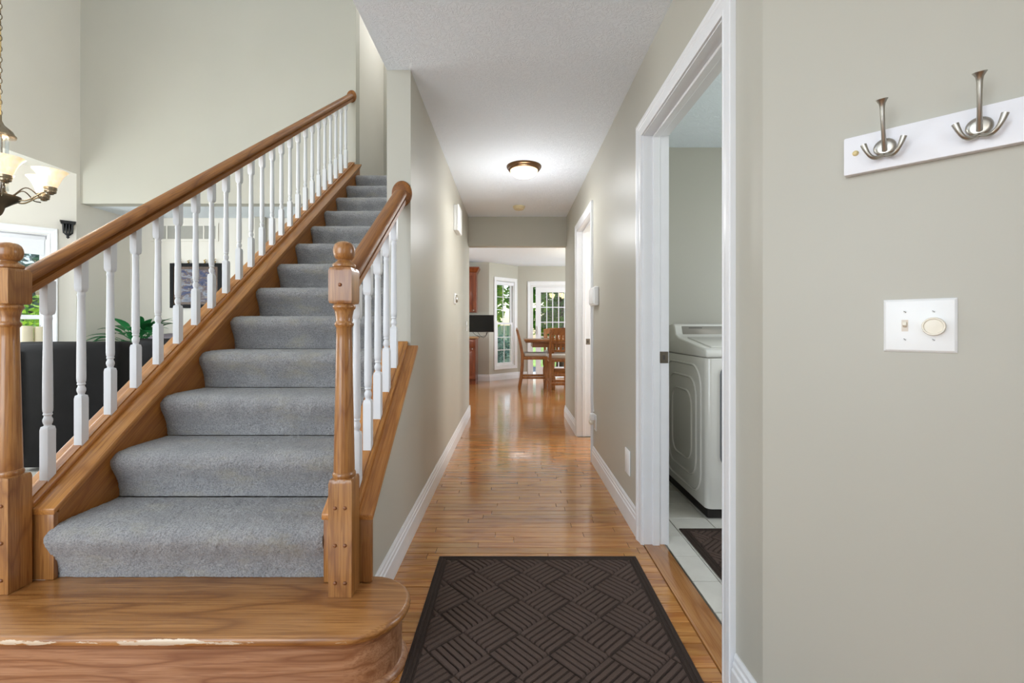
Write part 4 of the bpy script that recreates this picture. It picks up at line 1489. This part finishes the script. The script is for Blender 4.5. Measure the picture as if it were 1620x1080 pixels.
# recliners seen from behind
def recliner(loc, rz, label, w=.80, h=.97, headroll=False, hbot=.03):
    root = thing('recliner', loc, label, 'recliner', 'black leather recliners', rz)
    # local +y is the sitting direction, back rest at y = -.38
    bk = []
    for z, hw_, yb, yf in ((hbot, .50, -.455, -.18), (.25, .58, -.458, -.16), (.5, .76, -.462, -.17), (.75, .93, -.468, -.21), (h - .07, 1.0, -.475, -.25), (h - .02, .985, -.47, -.28), (h, .95, -.445, -.31)):
        hw2 = hw_ * w / 2
        bk.append([(x, y_, z) for x, y_ in rrect(-w * .5, hw2, yb, yf, .045, 4)])
    b_ = obj('backrest', MB().loft(bk), M['leather'], root, local=True, smooth=50)
    # back panel seams
    for s in (-1, 1):
        obj('seam', MB().tube([(s * w * .5 * (f_ if s > 0 else .88), y_, z) for f_, y_, z in ((.44, -.457, .12), (.50, -.460, .25), (.67, -.464, .5), (.84, -.470, .75), (.90, -.477, h - .07))], .004, 6), M['leather'], b_, local=True)
    for s in (-1, 1):
        x0, x1 = sorted((s * w * .5, s * (w * .5 - .16)))
        obj('armrest', MB().prism(rrect(x0, x1, .10, .60, .06, 4), 'y', -.22, .42), M['leather'], root, local=True, bevel=.03, segs=3, smooth=60)
    obj('seat', MB().box(-w / 2 + .165, w / 2 - .165, -.18, .42, .16, .45), M['leather'], root, local=True, bevel=.05, segs=3, smooth=60)
    obj('base', MB().box(-w / 2 + .06, w / 2 - .06, -.26, .36, .0, .11), M['leather'], root, local=True, bevel=.02)
    if headroll:
        hr = obj('head_cushion', MB().ball((0, -.33, h + .0), w * .40, .085, .055, 20, 9), M['leather_lt'], root, local=True, smooth=60)
    return root


recliner((-3.43, 3.94, 0), R(4), 'large black leather recliner directly behind the lowest balusters', .75, .985)
recliner((-3.47, 5.03, 0), R(6), 'smaller black leather recliner with grey head cushion beside the leafy plant', .76, .985, True)

# side table with candles
tb = thing('side_table', (-4.45, 4.10, 0), 'small dark wooden side table carrying candles behind the recliner', 'table')
obj('table_top', MB().box(-.16, .30, -.16, .16, .845, .875), M['cherry'], tb, local=True, bevel=.006)
for sx in (-.13, .27):
    for sy in (-.13, .13):
        obj('leg', MB().lathe([(.014, 0), (.020, .3), (.022, .845)], 12, (sx, sy, 0)), M['cherry'], tb, local=True)


def candle(p, r, h, label):
    c = thing('pillar_candle', p, label, 'candle', 'ivory pillar candles')
    obj('wax', MB().lathe([(r, 0), (r, h - .006), (r - .005, h), (r * .6, h - .004), (.004, h - .010)], 28), M['candle'], c, local=True, smooth=50)
    obj('wick', MB().tube([(0, 0, h - .012), (.001, 0, h + .006), (.004, 0, h + .012)], .0016, 6), M['dark_slot'], c, local=True)


q = P(41, 540, 4.04)
candle((q.x, q.y, .876), .046, .235, 'thick cream pillar candle nearest the newel post')
q = P(63, 540, 4.12)
candle((q.x, q.y, .876), .038, .228, 'white pillar candle partly hidden behind the first baluster')

# plant on a stand
pp = Vector((-4.16, 5.06, 0))
sd_ = thing('plant_stand', (pp.x, pp.y, 0), 'dark plant stand behind the black recliners', 'plant stand')
obj('top', MB().lathe([(.16, .66), (.165, .67), (.165, .685), (.155, .69)], 28), M['cherry'], sd_, local=True)
obj('column', MB().lathe([(.03, .03), (.022, .2), (.03, .4), (.022, .6), (.05, .66)], 16), M['cherry'], sd_, local=True)
obj('foot', MB().lathe([(.14, .0), (.14, .02), (.05, .04)], 24), M['cherry'], sd_, local=True)
pt = thing('potted_plant', (pp.x, pp.y, .691), 'leafy green house plant above the recliner backs by the corner', 'plant')
obj('pot', MB().lathe([(.075, 0), (.095, .10), (.105, .17), (.108, .18), (.098, .18), (.09, .165), (.002, .16)], 24), M['pot'], pt, local=True)


def leaf_mesh(L, W, bend):
    m_ = MB()
    n_ = 8
    for k in range(n_ + 1):
        t = k / n_
        w_ = W * math.sin(PI * t ** .8) * (1 - .25 * t) + .002
        x = L * t * math.cos(bend * t * .6)
        z = -L * t * math.sin(bend * t * .6)
        m_.v += [(x, -w_, z + .18 * w_), (x, 0, z - .05 * w_), (x, w_, z + .18 * w_)]
    for k in range(n_):
        a = k * 3
        m_.f += [(a, a + 3, a + 4, a + 1), (a + 1, a + 4, a + 5, a + 2)]
    return m_


rl = random.Random(3)
for k in range(34):
    a = rl.uniform(0, 2 * PI)
    el = rl.uniform(.25, 1.25)
    L = rl.uniform(.20, .31)
    lm = leaf_mesh(L, rl.uniform(.045, .068), rl.uniform(.6, 1.5))
    st0 = Vector((.03 * math.cos(a), .03 * math.sin(a), .17 + rl.uniform(0, .06)))
    end = st0 + Vector((math.cos(a) * math.cos(el), math.sin(a) * math.cos(el), math.sin(el))) * rl.uniform(.10, .24)
    lm.move(Matrix.Translation(end) @ Matrix.Rotation(a, 4, 'Z') @ Matrix.Rotation(-el, 4, 'Y'))
    lf_ = obj('leaf', lm, M['house_leaf'], pt, local=True, smooth=60, fix=False)
    obj('stalk', MB().tube([st0, (st0 + end) / 2 + Vector((0, 0, .01)), end], .003, 5), M['house_leaf'], lf_, local=True)
for k in range(3):
    pts = []
    a = R(196 + 14 * k)
    for t in range(8):
        u = t / 7
        pts.append(Vector((math.cos(a) * (.08 + .34 * u), math.sin(a) * (.08 + .34 * u), .21 + .10 * math.sin(PI * u * .8) - .10 * u - .03 * k)))
    fr_ = obj('frond', MB().tube(pts, .003, 5), M['house_leaf_pale'], pt, local=True)
    for t in range(1, 8):
        for s in (-1, 1):
            lm = leaf_mesh(.09, .020, .8).move(Matrix.Translation(pts[t]) @ Matrix.Rotation(a + s * .7, 4, 'Z') @ Matrix.Rotation(.25, 4, 'Y'))
            obj('leaflet', lm, M['house_leaf_pale'], fr_, local=True, smooth=60, fix=False)

# ------------------------------------------------------------------ kitchen
def panel_door(name, x0, x1, z0, z1, y, par, knob):
    d_ = obj(name, rect_frame(x0, x1, z0, z1, .055, y - .020, y), M['cherry'], par, smooth=20)
    obj('panel', MB().box(x0 + .05, x1 - .05, y - .012, y - .001, z0 + .05, z1 - .05), M['cherry'], d_, bevel=.004)
    obj('knob', MB().lathe([(.006, 0), (.006, .012), (.013, .018), (.012, .026), (.001, .029)], 16).move(Matrix.Translation((knob, y - .019, (z0 + z1) / 2 + (.28 if z0 < .5 else -.36))) @ Matrix.Rotation(PI / 2, 4, 'X')), M['brushed'], d_)


uc_ = thing('upper_cabinet', (-1.15, 9.2, 1.40), 'cherry wood wall cabinet with crown moulding hung in the kitchen', 'cabinet')
obj('body', MB().box(-1.6, -.705, 9.045, YB - .001, 1.40, 2.20), M['cherry'], uc_, bevel=.003, segs=1)
for x0, x1, kx in ((-1.59, -1.16, -1.20), (-1.15, -.715, -.76)):
    panel_door('door', x0, x1, 1.41, 2.19, 9.044, uc_, kx)
obj('crown_moulding', MB().loft([[(x0, y0, z), (x1, y0, z), (x1, YB - .001, z), (x0, YB - .001, z)] for x0, x1, y0, z in ((-1.62, -.700, 9.040, 2.195), (-1.63, -.690, 9.030, 2.215), (-1.64, -.665, 9.005, 2.26), (-1.66, -.650, 8.99, 2.28), (-1.66, -.650, 8.99, 2.30))]), M['cherry'], uc_, smooth=20)
bc = thing('base_cabinet', (-1.15, 9.0, 0), 'cherry wood base cabinet standing against the kitchen back wall', 'cabinet')
obj('body', MB().box(-1.6, -.70, 8.75, YB - .001, .10, .885), M['cherry'], bc, bevel=.003, segs=1)
obj('toe_kick', MB().box(-1.6, -.705, 8.80, YB - .001, .0, .101), M['cherry'], bc)
for x0, x1, kx in ((-1.59, -1.16, -1.20), (-1.15, -.71, -.76)):
    panel_door('door', x0, x1, .115, .70, 8.749, bc, kx)
    dr = obj('drawer', MB().box(x0, x1, 8.729, 8.749, .715, .875), M['cherry'], bc, bevel=.004)
    obj('knob', MB().lathe([(.006, 0), (.006, .012), (.013, .018), (.012, .026), (.001, .029)], 16).move(Matrix.Translation(((x0 + x1) / 2, 8.730, .795)) @ Matrix.Rotation(PI / 2, 4, 'X')), M['brushed'], dr)
ct = obj('countertop', MB().box(-1.62, -.665, 8.71, YB - .001, .8855, .925), M['counter'], None, at=(-1.15, 9.0, .886), bevel=.010, segs=3)
tag(ct, 'tan stone countertop lying on the cherry base cabinet', 'countertop')
tv = thing('monitor', (-.71, 9.0, 1.0), 'flat black television on a wall arm beside the kitchen cabinets', 'monitor')
TX0, TX1, TZ0, TZ1 = -1.07, -.356, 1.012, 1.345
obj('case', MB().box(TX0, TX1, 8.90, 8.945, TZ0, TZ1), M['black_plastic'], tv, bevel=.006)
obj('screen', MB().box(TX0 + .014, TX1 - .014, 8.897, 8.901, TZ0 + .018, TZ1 - .012), M['screen'], tv)
obj('wall_arm', MB().tube([(-.72, 8.944, 1.18), (-.66, 9.10, 1.18), (-.60, 9.34, 1.18)], .016, 10), M['dark_metal'], tv)
obj('wall_plate', MB().box(-.66, -.54, 9.33, YB - .0005, 1.08, 1.28), M['dark_metal'], tv)
for k in range(2):
    obj('cable', MB().tube([(-.78 + .1 * k, 8.95, 1.02), (-.72 + .08 * k, 9.0, .95), (-.62 + .06 * k, 9.05, .915 - .02 * k), (-.52, 9.10, .94), (-.48, 9.12, 1.02 + .1 * k)], .005, 6), M['black_plastic'], tv, smooth=60)

# counter-height table
tbl = thing('dining_table', (.95, 8.32, 0), 'brown wooden counter-height dining table in the kitchen bay', 'table')
obj('table_top', MB().box(.215, 1.70, 7.88, 8.80, .858, .895), M['table_wood'], tbl, bevel=.008, segs=3)
obj('edge_moulding', MB().box(.235, 1.68, 7.90, 8.78, .835, .859), M['table_wood'], tbl, bevel=.006)
obj('apron', MB().box(.36, 1.56, 8.02, 8.66, .75, .836), M['table_wood'], tbl)
for px_ in (.72, 1.22):
    obj('pedestal', MB().lathe([(.07, .08, 's'), (.07, .2, 's'), (.05, .22), (.055, .3), (.065, .45), (.05, .6), (.06, .66), (.07, .68, 's'), (.07, .75, 's')], 24, (px_, 8.34, 0)), M['table_wood'], tbl)
    obj('foot', MB().box(px_ - .05, px_ + .05, 8.04, 8.64, 0.0, .085), M['table_wood'], tbl, bevel=.02)
obj('foot_rail', MB().box(.765, 1.175, 8.30, 8.38, .28, .35), M['table_wood'], tbl, bevel=.008)


def chair_parts():
    """counter chair, local: seat faces +y, origin on the floor under the middle"""
    out = []
    w, d_, sh = .225, .215, .60
    for s in (-1, 1):
        bkp = []
        for y_, z, r in ((-d_ - .055, 0, .017), (-d_ - .02, .2, .019), (-d_, .42, .021), (-d_, .62, .022), (-d_ - .035, .82, .020), (-d_ - .095, 1.06, .018)):
            bkp.append([(s * (w - .02) + a_ * r, y_ + b_ * r * 1.15, z) for a_, b_ in ((-1, -1), (1, -1), (1, 1), (-1, 1))])
        out.append(('back_post', MB().loft(bkp), 'chair_wood', .004))
        out.append(('front_leg', MB().lathe([(.012, 0), (.016, .04), (.012, .06), (.02, .16), (.024, .30), (.016, .40), (.024, .42, 's'), (.024, .57, 's')], 16, (s * (w - .025), d_ - .02, 0)), 'chair_wood', 0))
        out.append(('side_stretcher', MB().box(s * (w - .02) - .010, s * (w - .02) + .010, -d_ - .02, d_ - .03, .195, .235), 'chair_wood', .003))
    out.append(('seat_rail', MB().box(-w, w, -d_ + .01, d_, .535, .592), 'chair_wood', .006))
    out.append(('seat_cushion', MB().prism(rrect(-w + .003, w - .003, -d_ + .015, d_ + .012, .05, 4), 'z', .590, .650), 'cushion', .02))
    out.append(('front_stretcher', MB().box(-w + .02, w - .02, d_ - .035, d_ - .012, .155, .20), 'chair_wood', .003))
    out.append(('rear_stretcher', MB().box(-w + .03, w - .03, -d_ - .030, -d_ - .005, .155, .20), 'chair_wood', .003))

    def yb(z):
        return -d_ - .035 - (z - .82) * .25 if z > .82 else -d_ - (z - .62) * .175
    tp = []
    for k in range(9):
        x = -w + .0 + 2 * w * k / 8
        arch = .030 * (1 - (x / w) ** 2)
        tp.append([(x, yb(.985) - .012, .975), (x, yb(.985) + .012, .975), (x, yb(1.08) + .012, 1.065 + arch), (x, yb(1.08) - .012, 1.065 + arch)])
    out.append(('top_rail', MB().loft(tp), 'chair_wood', 0))
    for nm, za, zb in (('middle_rail', .835, .862), ('lower_rail', .70, .735)):
        out.append((nm, MB().prism([(yb(za) - .010, za), (yb(za) + .010, za), (yb(zb) + .010, zb), (yb(zb) - .010, zb)], 'x', -w + .03, w - .03), 'chair_wood', .003))
    for k in range(6):
        x = -w + .06 + (2 * w - .12) * k / 5
        ring = []
        for z, hw_ in ((.73, .016), (.78, .019), (.835, .013), (.862, .013), (.90, .021), (.94, .018), (.977, .012)):
            ring.append([(x - hw_, yb(z) - .006, z), (x + hw_, yb(z) - .006, z), (x + hw_, yb(z) + .006, z), (x - hw_, yb(z) + .006, z)])
        out.append(('back_slat', MB().loft(ring), 'chair_wood', 0))
    return out


chair0 = thing('counter_chair', (.40, 8.22, 0), 'wooden counter chair seen side-on pushed under the kitchen table', 'chair', 'counter chairs around the kitchen table')
for nm, mb, mt, bv in chair_parts():
    obj(nm, mb, M[mt], chair0, local=True, bevel=bv)
chair0.rotation_euler.z = -PI / 2
c2 = copy_tree(chair0)
c2.location = (.83, 7.66, 0)
c2.rotation_euler.z = 0
c2['label'] = 'wooden slat-back counter chair with its back towards the hall'
c3 = copy_tree(chair0)
c3.location = (.87, 9.0, 0)
c3.rotation_euler.z = PI
c3['label'] = 'wooden counter chair on the patio door side of the table'

# lamp over the kitchen table (its light shows as a reflection in the patio door)
kc = thing('pendant_lamp', (1.27, 7.75, 1.80), 'kitchen chandelier mirrored as warm lights in the patio door glass', 'chandelier')
obj('stem', MB().tube([(1.27, 7.75, 1.88), (1.27, 7.75, H - .002)], .008, 10), M['pewter'], kc)
obj('hub', MB().lathe([(.003, 1.80), (.03, 1.84), (.035, 1.88), (.015, 1.94)], 20, (1.27, 7.75, 0)), M['pewter'], kc)
obj('ceiling_plate', MB().lathe([(.06, H - .001), (.05, H - .02), (.01, H - .03)], 24, (1.27, 7.75, 0)), M['pewter'], kc)
for k in range(5):
    a = 2 * PI * k / 5 + .2
    d = Vector((math.cos(a), math.sin(a), 0))
    c = Vector((1.27, 7.75, 0))
    am = obj('arm', MB().tube([c + d * .02 + Vector((0, 0, 1.86)), c + d * .12 + Vector((0, 0, 1.82)), c + d * .22 + Vector((0, 0, 1.86)), c + d * .24 + Vector((0, 0, 1.90))], .006, 8), M['pewter'], kc)
    obj('glass_shade', MB().lathe([(.025, 1.90), (.045, 1.93), (.055, 1.97), (.07, 2.01)], 20, tuple(c + d * .24)), M['bulb_glass'], am, smooth=60)

# ------------------------------------------------------------------ outdoors
struct('ground_outside', MB().box(-40, 40, -12, 60, -.5, -.35), M['lawn'], smooth=0)
struct('added_pale_ground', MB().box(-40, 40, -11.5, -1.9, -.36, -.2), M['stone'], smooth=0)  # unseen pale paving, added to keep green lawn bounce off the walls
struct('patio_ground', MB().box(-3.5, 6, 10.1, 14, -.36, -.10), M['stone'], smooth=0)


def crown(mb, c, r, n, size, rng):
    for _ in range(n):
        d = Vector((rng.gauss(0, 1), rng.gauss(0, 1), rng.gauss(0, 1))).normalized()
        p = Vector(c) + Vector((d.x * r[0], d.y * r[1], d.z * r[2])) * (rng.uniform(.45, 1.0) ** .5)
        a = Vector((rng.gauss(0, 1), rng.gauss(0, 1), rng.gauss(0, .6))).normalized()
        b_ = a.cross(Vector((rng.gauss(0, 1), rng.gauss(0, 1), rng.gauss(0, 1)))).normalized()
        s = size * rng.uniform(.6, 1.3)
        k = len(mb.v)
        mb.v += [tuple(p - a * s), tuple(p + b_ * s * .45), tuple(p + a * s), tuple(p - b_ * s * .45)]
        mb.f.append((k, k + 1, k + 2, k + 3))


def tree(name, loc, h, r, label, mat, seed, n=2600, size=.11, cat='tree', group='trees outside the windows', low=.35):
    rng = random.Random(seed)
    root = thing(name, loc, label, cat, group)
    obj('trunk', MB().tube([(0, 0, -.1), (.03 * h, .01, h * .3), (-.01 * h, .02, h * .6), (0, 0, h * .85)], [.035 * h, .028 * h, .02 * h, .006 * h], 10), M['bark'], root, local=True, smooth=60)
    mb = MB()
    for k in range(7):
        a = 2 * PI * k / 6
        cz = h * (low + (1 - low) * (.25 + .55 * rng.random())) if k < 6 else h * .8
        crown(mb, (math.cos(a) * r * .5, math.sin(a) * r * .5, cz), (r * .6, r * .6, h * (1 - low) * .33), n // 7, size, rng)
    o_ = obj('crown', mb, mat, root, local=True, smooth=0, fix=False)
    return root


tree('leafy_tree', (1.7, 16.0, -.36), 5.2, 1.9, 'broad green tree filling the patio door view', M['leaf'], 1, 4200, .15, low=.08)
tree('leafy_tree', (-1.05, 14.3, -.10), 4.2, .95, 'green tree behind the tall narrow kitchen window', M['leaf_bright'], 2, 2600, .14, low=.2)
tree('leafy_tree', (5.6, 20.5, -.36), 5.5, 1.8, 'green tree further along the garden past the patio', M['leaf'], 4, 2600, .16, low=.1)
tree('garden_shrub', (-.45, 12.6, -.10), .95, .42, 'round dark shrub outside the tall kitchen window', M['leaf_blue'], 5, 1100, .05, 'shrub', 'garden shrubs', .05)
tree('conifer_tree', (-8.6, 7.9, -.36), 3.1, 1.5, 'blue-green tree seen through the bay window', M['leaf_blue'], 6, 3400, .12, low=.15)
tree('garden_shrub', (-6.75, 6.15, -.36), 1.72, .75, 'bright yellow-green shrub low outside the bay window', M['leaf_bright'], 8, 2200, .07, 'shrub', 'garden shrubs', .05)
# neighbour's white garden wall seen low through the narrow window
nb = thing('garden_fence', (-.4, 18.3, -.36), 'pale painted fence panels standing beyond the kitchen patio', 'fence')
for k in range(16):
    obj('fence_board', MB().box(-1.6 + k * .16, -1.6 + k * .16 + .15, -.012, .012, .02, 1.55), M['siding'], nb, local=True, smooth=0)
for z in (.3, 1.25):
    obj('fence_rail', MB().box(-1.6, .96, .012, .05, z, z + .08), M['siding'], nb, local=True, smooth=0)
